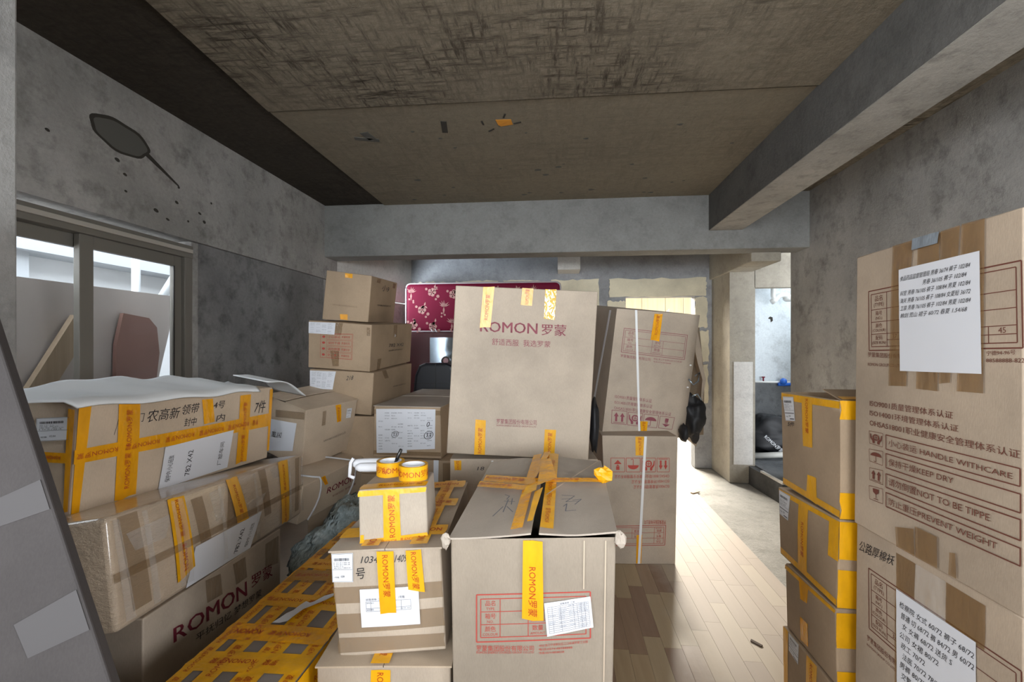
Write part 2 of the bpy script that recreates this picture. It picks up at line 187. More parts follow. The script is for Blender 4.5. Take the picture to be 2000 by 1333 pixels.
 ('O3', 'F', 'paper', [(0.0116, 0.5319), (0.3841, 0.5482), (0.4176, 0.9793), (0.0046, 0.9636)], 'list'),
 ('O3', 'F', 'hand', [(0.5873, 0.7895), (0.6906, 0.8123), (0.6875, 0.9088), (0.5845, 0.8864)], '218'),
 ('O3', 'R', 'clear', [(0.2426, 0.793), (0.3295, 0.7919), (0.2671, 1.005), (0.1707, 1.005)], None),
 ('O3', 'R', 'txt', [(0.4473, 0.5049), (0.802, 0.4646), (0.8, 0.5078), (0.4452, 0.5454)], ('ROMON ENERGY SOURCES GROUP CO.,LTD', 'dark', 0)),
 ('Q1', 'F', 'table', [(0.1096, 0.6639), (0.8816, 0.639), (0.8796, 0.8356), (0.1121, 0.852)], ('A', 'mauve')),
 ('Q1', 'F', 'txt', [(0.1109, 0.6233), (0.4716, 0.6075), (0.4669, 0.6319), (0.1065, 0.6475)], ('罗蒙集团股份有限公司', 'mauve', 0)),
 ('Q1', 'F', 'txt', [(0.5062, 0.6214), (0.8522, 0.6128), (0.8497, 0.6251), (0.5031, 0.6377)], ('地址:浙江宁波奉化区江口街道', 'mauve', 0)),
 ('Q1', 'F', 'txt', [(0.5101, 0.6011), (0.7238, 0.5945), (0.7214, 0.6068), (0.5078, 0.6133)], ('电话:0574-88588888', 'mauve', 0)),
 ('Q1', 'F', 'txt', [(0.1026, 0.2935), (0.5473, 0.2748), (0.548, 0.3041), (0.0974, 0.3224)], ('ISO9001质量管理体系认证', 'mauve', 0)),
 ('Q1', 'F', 'txt', [(0.1045, 0.2478), (0.5622, 0.2292), (0.5629, 0.2586), (0.0994, 0.2767)], ('ISO14001环境管理体系认证', 'mauve', 0)),
 ('Q1', 'F', 'txt', [(0.1065, 0.2019), (0.8059, 0.1758), (0.8064, 0.2055), (0.1014, 0.231)], ('OHSAS18001职业健康安全管理体系认证', 'mauve', 0)),
 ('Q1', 'F', 'icon', [(0.0958, 0.0882), (0.2763, 0.0848), (0.2663, 0.1917), (0.0828, 0.1967)], ('up2', 'mauve')),
 ('Q1', 'F', 'icon', [(0.2891, 0.0832), (0.459, 0.0772), (0.4581, 0.1828), (0.2824, 0.1882)], ('hands', 'mauve')),
 ('Q1', 'F', 'icon', [(0.4776, 0.0779), (0.6488, 0.0719), (0.6545, 0.1739), (0.4775, 0.1794)], ('umbrella', 'mauve')),
 ('Q1', 'F', 'icon', [(0.6707, 0.0728), (0.84, 0.0666), (0.8525, 0.165), (0.6741, 0.1705)], ('down1', 'mauve')),
 ('Q1', 'F', 'tapeold', [(0.5459, 0.7704), (0.5468, 0.9887), (0.449, 0.9836), (0.4392, 0.7774)], 1),
 ('Q1', 'F', 'tape', [(0.5347, 0.0079), (0.5321, 0.1225), (0.4387, 0.1187), (0.4723, 0.0055)], 1),
 ('Q1', 'F', 'strap', [(0.4333, 0.0125), (0.4582, 0.0135), (0.2372, 1.0005), (0.2099, 0.9991)], None),
 ('Q2', 'F', 'icon', [(0.1007, 0.7182), (0.2885, 0.7195), (0.2922, 0.8271), (0.1063, 0.8257)], ('up1', 'red')),
 ('Q2', 'F', 'icon', [(0.3094, 0.7197), (0.497, 0.721), (0.4985, 0.8287), (0.3129, 0.8273)], ('umbrella_flip', 'red')),
 ('Q2', 'F', 'icon', [(0.5178, 0.7212), (0.705, 0.7226), (0.7044, 0.8302), (0.5191, 0.8288)], ('hands', 'red')),
 ('Q2', 'F', 'icon', [(0.7258, 0.7227), (0.892, 0.7239), (0.8894, 0.8316), (0.725, 0.8304)], ('down2', 'red')),
 ('Q2', 'F', 'txt', [(0.8925, 0.704), (0.1483, 0.6946), (0.1469, 0.6667), (0.8931, 0.676)], ('OHSAS18001职业健康安全管理体系认证', 'red', 0)),
 ('Q2', 'F', 'txt', [(0.8934, 0.6641), (0.3772, 0.6564), (0.3765, 0.6285), (0.8941, 0.6361)], ('ISO14001环境管理体系认证', 'red', 0)),
 ('Q2', 'F', 'txt', [(0.8944, 0.6242), (0.4043, 0.6167), (0.4036, 0.5888), (0.8951, 0.5962)], ('ISO9001质量管理体系认证', 'red', 0)),
 ('Q2', 'F', 'txt', [(0.8511, 0.3484), (0.549, 0.3465), (0.5487, 0.3146), (0.8518, 0.3165)], ('罗蒙集团股份有限公司', 'red', 0)),
 ('Q2', 'F', 'table', [(0.8519, 0.3085), (0.0992, 0.2958), (0.0907, 0.1442), (0.8406, 0.1527)], ('A', 'red')),
 ('Q2', 'F', 'tape', [(0.5536, 0.849), (0.5548, 0.9965), (0.4399, 0.9956), (0.437, 0.8481)], 1),
 ('Q2', 'F', 'tapeold', [(0.501, 0.0069), (0.5188, 0.2306), (0.4386, 0.2301), (0.4264, 0.0065)], 1),
 ('Q2', 'F', 'strap', [(0.4488, 0.0066), (0.486, 0.0068), (0.5886, 0.9967), (0.5548, 0.9965)], None),
 ('S1', 'F', 'table', [(0.1255, 0.6476), (0.9981, 0.655), (0.9921, 0.8687), (0.1147, 0.8611)], ('B', 'maroon2')),
 ('S1', 'F', 'txt', [(0.1174, 0.6236), (0.38, 0.6212), (0.3798, 0.6363), (0.117, 0.6421)], ('罗蒙集团股份有限', 'maroon2', 0)),
 ('S1', 'F', 'txt', [(0.8497, 0.6351), (0.9702, 0.6386), (0.9702, 0.6512), (0.8497, 0.6472)], ('宁德94-96号', 'maroon2', 0)),
 ('S1', 'F', 'txt', [(0.8498, 0.6176), (1.0193, 0.6193), (1.0194, 0.6304), (0.8497, 0.627)], ('88588888-8228', 'maroon2', 0)),
 ('S1', 'F', 'txt', [(0.1181, 0.5902), (0.3804, 0.5912), (0.3802, 0.6029), (0.1178, 0.6032)], ('ROMON GROUP CO.,LTD', 'maroon2', 0)),
 ('S1', 'F', 'txt', [(0.1381, 0.4475), (0.692, 0.4536), (0.6946, 0.4742), (0.1377, 0.4713)], ('ISO9001质量管理体系认证', 'maroon2', 0)),
 ('S1', 'F', 'txt', [(0.1388, 0.4137), (0.7212, 0.4192), (0.7211, 0.4392), (0.1384, 0.4365)], ('ISO14001环境管理体系认证', 'maroon2', 0)),
 ('S1', 'F', 'txt', [(0.1395, 0.378), (0.9903, 0.3846), (0.9902, 0.4057), (0.139, 0.4018)], ('OHSAS18001职业健康安全管理体系认证', 'maroon2', 0)),
 ('S1', 'F', 'icon', [(0.1407, 0.3159), (0.2469, 0.3152), (0.2481, 0.3619), (0.1356, 0.3593)], ('hands', 'maroon2')),
 ('S1', 'F', 'icon', [(0.142, 0.2521), (0.2479, 0.2522), (0.2491, 0.3006), (0.1369, 0.2943)], ('umbrella', 'maroon2')),
 ('S1', 'F', 'icon', [(0.1433, 0.1856), (0.249, 0.1866), (0.2502, 0.235), (0.1425, 0.2284)], ('up2', 'maroon2')),
 ('S1', 'F', 'icon', [(0.1447, 0.1175), (0.2501, 0.1212), (0.2493, 0.1718), (0.1395, 0.1639)], ('glass', 'maroon2')),
 ('S1', 'F', 'rect', [(0.2741, 0.3127), (0.9922, 0.3178), (0.9922, 0.3612), (0.2733, 0.3604)], ('maroon2',)),
 ('S1', 'F', 'rect', [(0.2751, 0.2495), (0.9942, 0.2537), (0.9942, 0.2996), (0.2743, 0.2971)], ('maroon2',)),
 ('S1', 'F', 'rect', [(0.2761, 0.1829), (0.9942, 0.1869), (0.9942, 0.2376), (0.2754, 0.2287)], ('maroon2',)),
 ('S1', 'F', 'rect', [(0.2772, 0.1182), (0.9942, 0.1251), (0.9942, 0.1684), (0.2764, 0.1656)], ('maroon2',)),
 ('S1', 'F', 'txt', [(0.2967, 0.3252), (0.9644, 0.329), (0.9644, 0.3479), (0.2963, 0.3493)], ('小心装运 HANDLE WITHCARE', 'maroon2', 0)),
 ('S1', 'F', 'txt', [(0.2977, 0.26), (0.6984, 0.2693), (0.701, 0.2914), (0.2973, 0.284)], ('保持干燥KEEP DRY', 'maroon2', 0)),
 ('S1', 'F', 'txt', [(0.2987, 0.1931), (0.8712, 0.2028), (0.8734, 0.2271), (0.2983, 0.2188)], ('请勿倒置NOT TO BE TIPPE', 'maroon2', 0)),
 ('S1', 'F', 'txt', [(0.2997, 0.1281), (0.902, 0.1385), (0.9041, 0.1611), (0.2993, 0.152)], ('防止重压PREVENT WEIGHT', 'maroon2', 0)),
 ('S1', 'F', 'clear2', [(0.2973, 0.5287), (0.4227, 0.5332), (0.4542, 0.9986), (0.3145, 0.9987)], None),
 ('S1', 'F', 'clear2', [(0.489, 0.5285), (0.6167, 0.5278), (0.6188, 0.9999), (0.4871, 1.0001)], None),
 ('S1', 'F', 'clear2', [(0.6251, 0.5508), (0.6833, 0.5564), (0.7285, 0.9996), (0.6245, 0.999)], None),
 ('S1', 'F', 'clear2', [(0.7206, 0.5337), (0.8454, 0.5353), (0.8487, 0.9982), (0.7362, 1.0004)], None),
 ('S1', 'F', 'paper', [(0.384, 0.5813), (0.8406, 0.5864), (0.8279, 0.9144), (0.3653, 0.9131)], 'notes1'),
 ('S1', 'F', 'duct', [(0.4563, 0.9658), (0.6162, 0.9655), (0.6245, 0.999), (0.4609, 1.0009)], None),
 ('S1', 'F', 'clear2', [(0.3635, 0.0061), (0.485, 0.0066), (0.4809, 0.0913), (0.3555, 0.0677)], None),
 ('S1', 'F', 'clear2', [(0.4914, 0.0068), (0.6207, 0.0086), (0.62, 0.101), (0.4904, 0.1015)], None),
 ('S1', 'F', 'clear2', [(0.6814, 0.0106), (0.7234, 0.0105), (0.7179, 0.0801), (0.689, 0.075)], None),
 ('S2', 'F', 'table', [(0.1255, 0.6476), (0.9981, 0.655), (0.9921, 0.8687), (0.1147, 0.8611)], ('B', 'maroon2')),
 ('S2', 'F', 'txt', [(0.1092, 0.5993), (0.3371, 0.6026), (0.3368, 0.6228), (0.1087, 0.6195)], ('罗蒙集团股份有限', 'maroon2', 0)),
 ('S2', 'F', 'txt', [(0.1096, 0.5792), (0.3373, 0.5825), (0.3372, 0.5926), (0.1094, 0.5884)], ('ROMON GROUP CO.,LTD', 'maroon2', 0)),
 ('S2', 'F', 'hand', [(0.0258, 0.9007), (0.3062, 0.9252), (0.3095, 0.9604), (0.0249, 0.9425)], '公路厚棉袄'),
 ('S2', 'F', 'clear2', [(0.3369, 0.863), (0.4591, 0.8667), (0.4645, 0.9776), (0.3316, 0.9767)], None),
 ('S2', 'F', 'film', [(0.4625, 0.855), (0.6483, 0.8592), (0.6474, 0.9785), (0.4645, 0.9776)], None),
 ('S2', 'F', 'clear2', [(0.6483, 0.8533), (0.8421, 0.858), (0.8464, 0.9762), (0.6474, 0.9771)], None),
 ('S2', 'F', 'clear2', [(0.3353, 0.4702), (0.4702, 0.4713), (0.4658, 0.8593), (0.3297, 0.8572)], None),
 ('S2', 'F', 'paper', [(0.3576, 0.4308), (0.8106, 0.454), (0.8043, 0.8645), (0.3407, 0.8591)], 'notes2'),
 ('R1', 'F', 'tape', [(0.0072, 0.9171), (0.9999, 0.9304), (0.9999, 0.9914), (0.0104, 0.9898)], 0),
 ('R1', 'F', 'tape', [(0.0005, 0.0113), (0.9998, 0.0085), (0.9998, 0.0644), (0.0033, 0.0729)], 0),
 ('R1', 'F', 'tape', [(0.6511, -0.0028), (0.6544, 0.2491), (0.5062, 0.2374), (0.4743, 0.0208)], 0),
 ('R1', 'F', 'tape', [(0.4127, 0.9801), (0.4386, 0.4995), (0.5989, 0.5176), (0.5933, 0.9811)], 1),
 ('R1', 'F', 'label', [(0.0963, 0.7017), (0.292, 0.7245), (0.2598, 0.9668), (0.0362, 0.953)], 'tall'),
 ('R1', 'F', 'hand', [(0.1368, 0.6481), (0.2703, 0.6586), (0.2718, 0.7111), (0.1388, 0.7024)], '5件'),
 ('R1', 'R', 'tape', [(0, 0.84), (0.9, 0.84), (0.9, 1), (0, 1)], 0),
 ('R1', 'R', 'tape', [(0, 0), (0.9, 0), (0.9, 0.22), (0, 0.22)], 0),
 ('R2', 'F', 'tape', [(0.0173, 0.9077), (1.0031, 0.9194), (1.0008, 0.9769), (0.0201, 0.9774)], 0),
 ('R2', 'F', 'tape', [(0.0132, 0.031), (0.9994, 0.0169), (0.9965, 0.0847), (0.017, 0.1167)], 0),
 ('R2', 'F', 'tape', [(0.3965, 0.925), (0.3824, 0.0582), (0.5411, 0.0633), (0.5596, 0.9305)], 1),
 ('R2', 'F', 'label', [(0.021, 0.6048), (0.2029, 0.5914), (0.2494, 0.9604), (0.0248, 0.9641)], 'tall'),
 ('R2', 'F', 'tape', [(0.8718, 0.5179), (1.005, 0.523), (1.0021, 0.9424), (0.8726, 0.9382)], 0),
 ('R2', 'R', 'tape', [(0, 0.55), (0.3, 0.55), (0.3, 0.98), (0, 0.98)], 0),
 ('R2', 'R', 'tape', [(0, 0), (0.3, 0), (0.3, 0.43), (0, 0.43)], 0),
 ('R3', 'F', 'tape', [(-0.0034, 0.9098), (0.9982, 0.9329), (0.9997, 0.9866), (-0.001, 0.9754)], 0),
 ('R3', 'F', 'tapeold', [(0.4884, 0.7046), (0.5179, 0.9796), (0.3159, 0.983), (0.3496, 0.6815)], 0),
 ('R3', 'F', 'tapeold', [(0.489, 0.0852), (0.4999, 0.4214), (0.3405, 0.4124), (0.3288, 0.0654)], 0),
 ('R3', 'R', 'tape', [(0, 0.5), (0.3, 0.5), (0.3, 0.95), (0, 0.95)], 0),
 ('R3', 'R', 'tape', [(0, 0), (0.3, 0), (0.3, 0.2), (0, 0.2)], 0),
 ('R4', 'F', 'tape', [(0.5333, 1.005), (0.515, 0.4524), (0.7164, 0.5038), (0.7324, 1.005)], 1),
 ('R4', 'F', 'tape', [(0.0076, 0.991), (-0.0001, 0.1052), (0.1006, 0.1568), (0.1315, 1.005)], 0),
 ('R4', 'F', 'label', [(0.1463, 0.7561), (0.3635, 0.7262), (0.3734, 1.005), (0.1436, 1.005)], 'tall'),
 ('R4', 'R', 'tape', [(0, 0.4), (0.3, 0.4), (0.3, 0.95), (0, 0.95)], 0),
 ('H', 'T', 'tape', [(0, 0.0), (1, 0.0), (1, 0.13), (0, 0.13)], 1),
 ('H', 'T', 'tape', [(0, 0.30000000000000004), (1, 0.27), (1, 0.43), (0, 0.45999999999999996)], 1),
 ('H', 'T', 'tape', [(0, 0.38), (1, 0.4), (1, 0.52), (0, 0.5)], 1),
 ('H', 'T', 'tape', [(0, 0.63), (1, 0.66), (1, 0.82), (0, 0.7899999999999999)], 1),
 ('H', 'T', 'tape', [(0, 0.88), (1, 0.88), (1, 1.0), (0, 1.0)], 1),
 ('H', 'T', 'tape', [(0.14500000000000002, 0), (0.15500000000000003, 1), (0.095, 1), (0.085, 0)], 1),
 ('H', 'T', 'tape', [(0.27, 0), (0.258, 1), (0.19799999999999998, 1), (0.21, 0)], 1),
 ('H', 'T', 'tapeold', [(0.36, 0), (0.36, 1), (0.30000000000000004, 1), (0.30000000000000004, 0)], 1),
 ('H', 'T', 'tape', [(0.485, 0), (0.497, 1), (0.43700000000000006, 1), (0.42500000000000004, 0)], 1),
 ('H', 'T', 'tape', [(0.63, 0), (0.62, 1), (0.5599999999999999, 1), (0.57, 0)], 1),
 ('H', 'T', 'tape', [(0.675, 0), (0.6950000000000001, 1), (0.635, 1), (0.615, 0)], 1),
 ('H', 'T', 'tape', [(0.8300000000000001, 0), (0.8300000000000001, 1), (0.77, 1), (0.77, 0)], 1),
 ('H', 'T', 'tape', [(0.93, 0), (0.9400000000000001, 1), (0.88, 1), (0.87, 0)], 1),
 ('H', 'T', 'clear', [(0.55, 0.02), (0.62, 0.02), (0.62, 0.98), (0.55, 0.98)], None),
 ('H', 'T', 'clear', [(0.72, 0.02), (0.76, 0.02), (0.76, 0.98), (0.72, 0.98)], None),
 ('H', 'T', 'clear', [(0.82, 0.02), (0.86, 0.02), (0.86, 0.98), (0.82, 0.98)], None),
 ('H', 'T', 'scrap', [(0.37, 0.5), (0.445, 0.4), (0.455, 0.5), (0.36, 0.62)], None),
 ('H', 'T', 'scrap', [(0.43, 0.42), (0.48, 0.27), (0.5, 0.3), (0.44, 0.48)], None),
 ('H', 'F', 'tape', [(0, 0.8), (1, 0.8), (1, 1), (0, 1)], 1),
 ('H', 'F', 'tape', [(0.15, 0.3), (0.15, 0.8), (0.09, 0.8), (0.09, 0.3)], 0),
 ('H', 'F', 'tape', [(0.29000000000000004, 0.3), (0.29000000000000004, 0.8), (0.23, 0.8), (0.23, 0.3)], 0),
 ('H', 'F', 'tape', [(0.4, 0.3), (0.4, 0.8), (0.33999999999999997, 0.8), (0.33999999999999997, 0.3)], 0),
 ('H', 'F', 'tape', [(0.53, 0.3), (0.53, 0.8), (0.47, 0.8), (0.47, 0.3)], 0),
]
# ------------------------------------------------------------------ materials
def nodes(name):
    m = bpy.data.materials.new(name); m.use_nodes = True
    nt = m.node_tree; return m, nt, nt.nodes['Principled BSDF']
def tex(nt, kind, scale, detail=4, rough=.6, vec=None, **k):
    n = nt.nodes.new(kind); n.inputs['Scale'].default_value = scale
    if 'Detail' in n.inputs: n.inputs['Detail'].default_value = detail
    if 'Roughness' in n.inputs: n.inputs['Roughness'].default_value = rough
    for a, b in k.items(): setattr(n, a, b)
    if vec is not None: nt.links.new(vec, n.inputs['Vector'])
    return n
def mapping(nt, scale=(1,1,1), rot=(0,0,0), src='Object'):
    tc = nt.nodes.new('ShaderNodeTexCoord'); mp = nt.nodes.new('ShaderNodeMapping')
    mp.inputs['Scale'].default_value = scale; mp.inputs['Rotation'].default_value = rot
    nt.links.new(tc.outputs[src], mp.inputs['Vector']); return mp.outputs['Vector']
def ramp(nt, src, stops):
    r = nt.nodes.new('ShaderNodeValToRGB'); e = r.color_ramp.elements
    while len(e) < len(stops): e.new(.5)
    for el, (p, c) in zip(e, stops):
        el.position = p; el.color = (*c, 1) if not isinstance(c, (int, float)) else (c, c, c, 1)
    nt.links.new(src, r.inputs[0]); return r.outputs[0]
def mix(nt, fac, a, b, mode='MIX'):
    n = nt.nodes.new('ShaderNodeMix'); n.data_type = 'RGBA'; n.blend_type = mode
    for sock, val in ((n.inputs[0], fac), (n.inputs[6], a), (n.inputs[7], b)):
        if isinstance(val, (int, float)): sock.default_value = val
        elif isinstance(val, tuple): sock.default_value = (*val, 1)
        else: nt.links.new(val, sock)
    return n.outputs[2]
def bump(nt, b, h, strength, dist):
    n = nt.nodes.new('ShaderNodeBump'); n.inputs['Strength'].default_value = strength; n.inputs['Distance'].default_value = dist
    nt.links.new(h, n.inputs['Height']); nt.links.new(n.outputs[0], b.inputs['Normal'])
MAT = {}
def plain(key, col, rough=.6, metal=0, alpha=1, coat=0, spec=.5):
    m, nt, b = nodes(key); b.inputs['Base Color'].default_value = (*col, 1); b.inputs['Roughness'].default_value = rough
    b.inputs['Metallic'].default_value = metal; b.inputs['Alpha'].default_value = alpha
    b.inputs['Coat Weight'].default_value = coat; b.inputs['Specular IOR Level'].default_value = spec
    MAT[key] = m; return m
def concrete(key, c1, c2, dark, darkfac=.5, scale=1.6, bs=.35, rough=.92):
    m, nt, b = nodes(key); v = mapping(nt)
    n1 = tex(nt, 'ShaderNodeTexNoise', scale, 6, .62, v); n2 = tex(nt, 'ShaderNodeTexNoise', scale*4.3, 8, .7, v)
    n3 = tex(nt, 'ShaderNodeTexNoise', 46, 6, .75, v)
    c = ramp(nt, n1.outputs[0], [(.32, c1), (.68, c2)])
    f = ramp(nt, n2.outputs[0], [(.30, darkfac), (.50, 0.0)])
    c = mix(nt, f, c, dark)
    g = ramp(nt, n3.outputs[0], [(.3, .82), (.7, 1.1)])
    c = mix(nt, .7, c, g, 'MULTIPLY')
    nt.links.new(c, b.inputs['Base Color']); b.inputs['Roughness'].default_value = rough
    b.inputs['Specular IOR Level'].default_value = .25
    bump(nt, b, n3.outputs[0], bs, .02); MAT[key] = m; return m
def formwork(key, c1, c2, dark, amount, cell=1.0):
    m, nt, b = nodes(key)
    v1 = mapping(nt, (42*cell, 6*cell, 4)); v2 = mapping(nt, (6*cell, 42*cell, 4)); v = mapping(nt)
    a = tex(nt, 'ShaderNodeTexNoise', 1, 7, .72, v1); c_ = tex(nt, 'ShaderNodeTexNoise', 1, 7, .72, v2)
    big = tex(nt, 'ShaderNodeTexNoise', 1.1, 5, .65, v); fine = tex(nt, 'ShaderNodeTexNoise', 30, 6, .75, v)
    fa = ramp(nt, a.outputs[0], [(.38, 1.0), (.55, 0.0)]); fb = ramp(nt, c_.outputs[0], [(.38, 1.0), (.55, 0.0)])
    f = mix(nt, 1.0, fa, fb, 'LIGHTEN')
    bm_ = ramp(nt, big.outputs[0], [(.34, 1.0), (.62, .12)])
    f = mix(nt, 1.0, f, bm_, 'MULTIPLY'); f = mix(nt, 1.0, f, (amount,)*3, 'MULTIPLY')
    base = ramp(nt, fine.outputs[0], [(.3, c1), (.7, c2)])
    c = mix(nt, f, base, dark)
    nt.links.new(c, b.inputs['Base Color']); b.inputs['Roughness'].default_value = .93; b.inputs['Specular IOR Level'].default_value = .2
    bump(nt, b, fine.outputs[0], .4, .02); MAT[key] = m; return m
def card(key, col, rough=.72, coat=0, wr=0, spec=.3):
    m, nt, b = nodes(key); v = mapping(nt); v2 = mapping(nt, (3, 3, .6))
    n1 = tex(nt, 'ShaderNodeTexNoise', 2.2, 5, .6, v); n2 = tex(nt, 'ShaderNodeTexNoise', 130, 3, .6, v2)
    k = tuple(x*.80 for x in col); l = tuple(min(1, x*1.10) for x in col)
    c = ramp(nt, n1.outputs[0], [(.3, k), (.62, l)])
    c = mix(nt, .5, c, ramp(nt, n2.outputs[0], [(.3, .86), (.7, 1.08)]), 'MULTIPLY')
    nt.links.new(c, b.inputs['Base Color']); b.inputs['Roughness'].default_value = rough
    b.inputs['Coat Weight'].default_value = coat; b.inputs['Coat Roughness'].default_value = .10; b.inputs['Specular IOR Level'].default_value = spec
    if wr:
        n3 = tex(nt, 'ShaderNodeTexNoise', 9, 6, .75, mapping(nt, (1, .5, 2.2))); bump(nt, b, n3.outputs[0], wr, .05)
    else:
        w = nt.nodes.new('ShaderNodeTexWave'); w.bands_direction = 'DIAGONAL' if key.endswith('x') else 'Z'; w.inputs['Scale'].default_value = 55
        nt.links.new(v, w.inputs['Vector']); bump(nt, b, n2.outputs[0], .12, .004)
    MAT[key] = m; return m
def film(key, col, alpha, rough, wr=.5, rnoise=True):
    m, nt, b = nodes(key); v = mapping(nt)
    n = tex(nt, 'ShaderNodeTexNoise', 3.2, 3, .6, mapping(nt, (5, 5, 2.5)))
    c = ramp(nt, n.outputs[0], [(.3, tuple(x*.85 for x in col)), (.7, tuple(min(1, x*1.08) for x in col))])
    nt.links.new(c, b.inputs['Base Color']); b.inputs['Alpha'].default_value = alpha; b.inputs['Roughness'].default_value = rough
    b.inputs['Specular IOR Level'].default_value = .6
    bump(nt, b, n.outputs[0], wr, .02); MAT[key] = m; return m
concrete('plaster_wall', (.30,.29,.275), (.46,.445,.42), (.07,.068,.062), .55)
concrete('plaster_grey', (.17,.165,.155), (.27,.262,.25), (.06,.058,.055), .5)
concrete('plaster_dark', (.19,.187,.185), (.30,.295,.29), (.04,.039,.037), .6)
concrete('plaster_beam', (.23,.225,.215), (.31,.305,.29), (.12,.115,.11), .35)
concrete('plaster_side_shaded', (.12,.118,.112), (.18,.175,.165), (.06,.058,.055), .5); concrete('plaster_soffit', (.34,.325,.295), (.48,.455,.41), (.15,.14,.125), .55, 2.2)  # beam side darkened and soffit lightened: shade and floor bounce put into the colours
concrete('plaster_back', (.30,.305,.315), (.42,.425,.435), (.15,.15,.155), .4)
concrete('plaster_warm', (.32,.29,.245), (.45,.41,.335), (.20,.18,.15), .4)
concrete('plaster_light', (.62,.60,.56), (.76,.74,.70), (.30,.29,.27), .35)
concrete('concrete_floor', (.42,.41,.38), (.60,.58,.54), (.25,.24,.22), .4, 2.0, .7)
concrete('stained_wall', (.06,.06,.06), (.13,.128,.125), (.05,.05,.048), .5, 2.5)
concrete('bath_wall', (.62,.66,.69), (.74,.78,.80), (.22,.22,.22), .5, 1.2, .15)
concrete('bath_dark', (.10,.105,.11), (.20,.205,.21), (.03,.03,.03), .5)
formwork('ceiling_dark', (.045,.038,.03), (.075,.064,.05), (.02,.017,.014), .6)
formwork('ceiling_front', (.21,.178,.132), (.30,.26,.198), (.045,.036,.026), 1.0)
formwork('ceiling_far', (.22,.187,.138), (.285,.247,.185), (.08,.065,.05), .35, .6)
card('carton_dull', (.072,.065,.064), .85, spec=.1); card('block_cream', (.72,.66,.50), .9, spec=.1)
card('carton_tan', (.455,.375,.295)); card('carton_kraft', (.39,.285,.19)); card('carton_brown', (.53,.42,.31))
card('carton_pale', (.42,.355,.285)); card('carton_grey', (.235,.20,.175)); card('carton_wrap', (.53,.42,.31), .36, .9, .45)
card('carton_big', (.315,.262,.205)); card('carton_right', (.43,.34,.255)); card('flap_grey', (.43,.37,.31))
card('carton_inside', (.20,.15,.10))
film('tape', (.82,.40,.005), .97, .33, .3); film('tapeold', (.84,.37,.004), .94, .25, .5); film('shiny', (.85,.55,.12), .97, .08, 1.0)
film('clear', (.27,.165,.075), .42, .14, .6); film('clear2', (.25,.135,.045), .62, .22, .5); film('film', (.75,.73,.70), .22, .1, 1.0)
plain('film2', (.088,.082,.083), .7, spec=.2); film('duct', (.22,.25,.28), 1, .28, .5)
plain('paper', (.70,.71,.75), .6); plain('strap', (.80,.80,.80), .35); plain('label_white', (.74,.75,.78), .5)
plain('red', (.42,.075,.06), .7, spec=.1); plain('maroon', (.16,.022,.035), .7, spec=.1); plain('maroon2', (.155,.055,.04), .7, spec=.1)
plain('mauve', (.27,.085,.105), .7, spec=.1); plain('dark', (.03,.028,.03), .7, spec=.1); plain('faint', (.20,.14,.09), .7, spec=.1)
plain('tape_red', (.42,.04,.008), .45); plain('ink', (.018,.018,.022), .5); plain('fine_ink', (.13,.135,.16), .6); plain('crease', (.56,.45,.34), .8)
plain('aluminium', (.21,.195,.17), .42, .25); plain('aluminium_light', (.50,.47,.42), .4, .2); plain('rubber_black', (.01,.01,.01), .4)
plain('white_cotton', (.62,.62,.64), .95, spec=.1); plain('foam_white', (.78,.80,.81), .85, spec=.15)
plain('leather_black', (.012,.014,.019), .42); plain('cloth_black', (.012,.012,.014), .6); plain('maroon_wood', (.055,.008,.010), .35)
plain('mirror_blue', (.30,.36,.42), .12, .75); plain('crimson', (.13,.002,.02), .7, spec=.2); plain('flower_print', (.36,.19,.17), .7, spec=.1)
plain('piping_white', (.38,.33,.34), .7); plain('pink', (.62,.38,.40), .6); plain('brown_rim', (.06,.035,.03), .4)
plain('pvc_white', (.80,.80,.78), .35); plain('blue_plastic', (.03,.15,.62), .3); plain('pipe_grey', (.42,.41,.38), .5); plain('metal_grey', (.3,.3,.3), .3, .8)
plain('orange_paper', (.72,.30,.03), .8); plain('scar_dark', (.04,.035,.028), .9); plain('scar_mid', (.11,.107,.095), .95)
plain('exterior_white', (.82,.83,.84), .9); plain('exterior_grey', (.45,.47,.49), .9); plain('steel_pale', (.55,.58,.60), .4, .3)
plain('sheet_brown', (.52,.47,.44), .6); plain('sheet_red', (.26,.145,.12), .6); plain('wood_chip', (.10,.07,.05), .8)
plain('logo_white', (.55,.56,.58), .5); plain('tape_core', (.72,.72,.75), .6); plain('barcode', (.05,.05,.06), .6)
m, nt, b = nodes('glass'); b.inputs['Base Color'].default_value = (.85,.87,.88,1); b.inputs['Transmission Weight'].default_value = 1
b.inputs['Roughness'].default_value = .02; b.inputs['IOR'].default_value = 1.12; MAT['glass'] = m
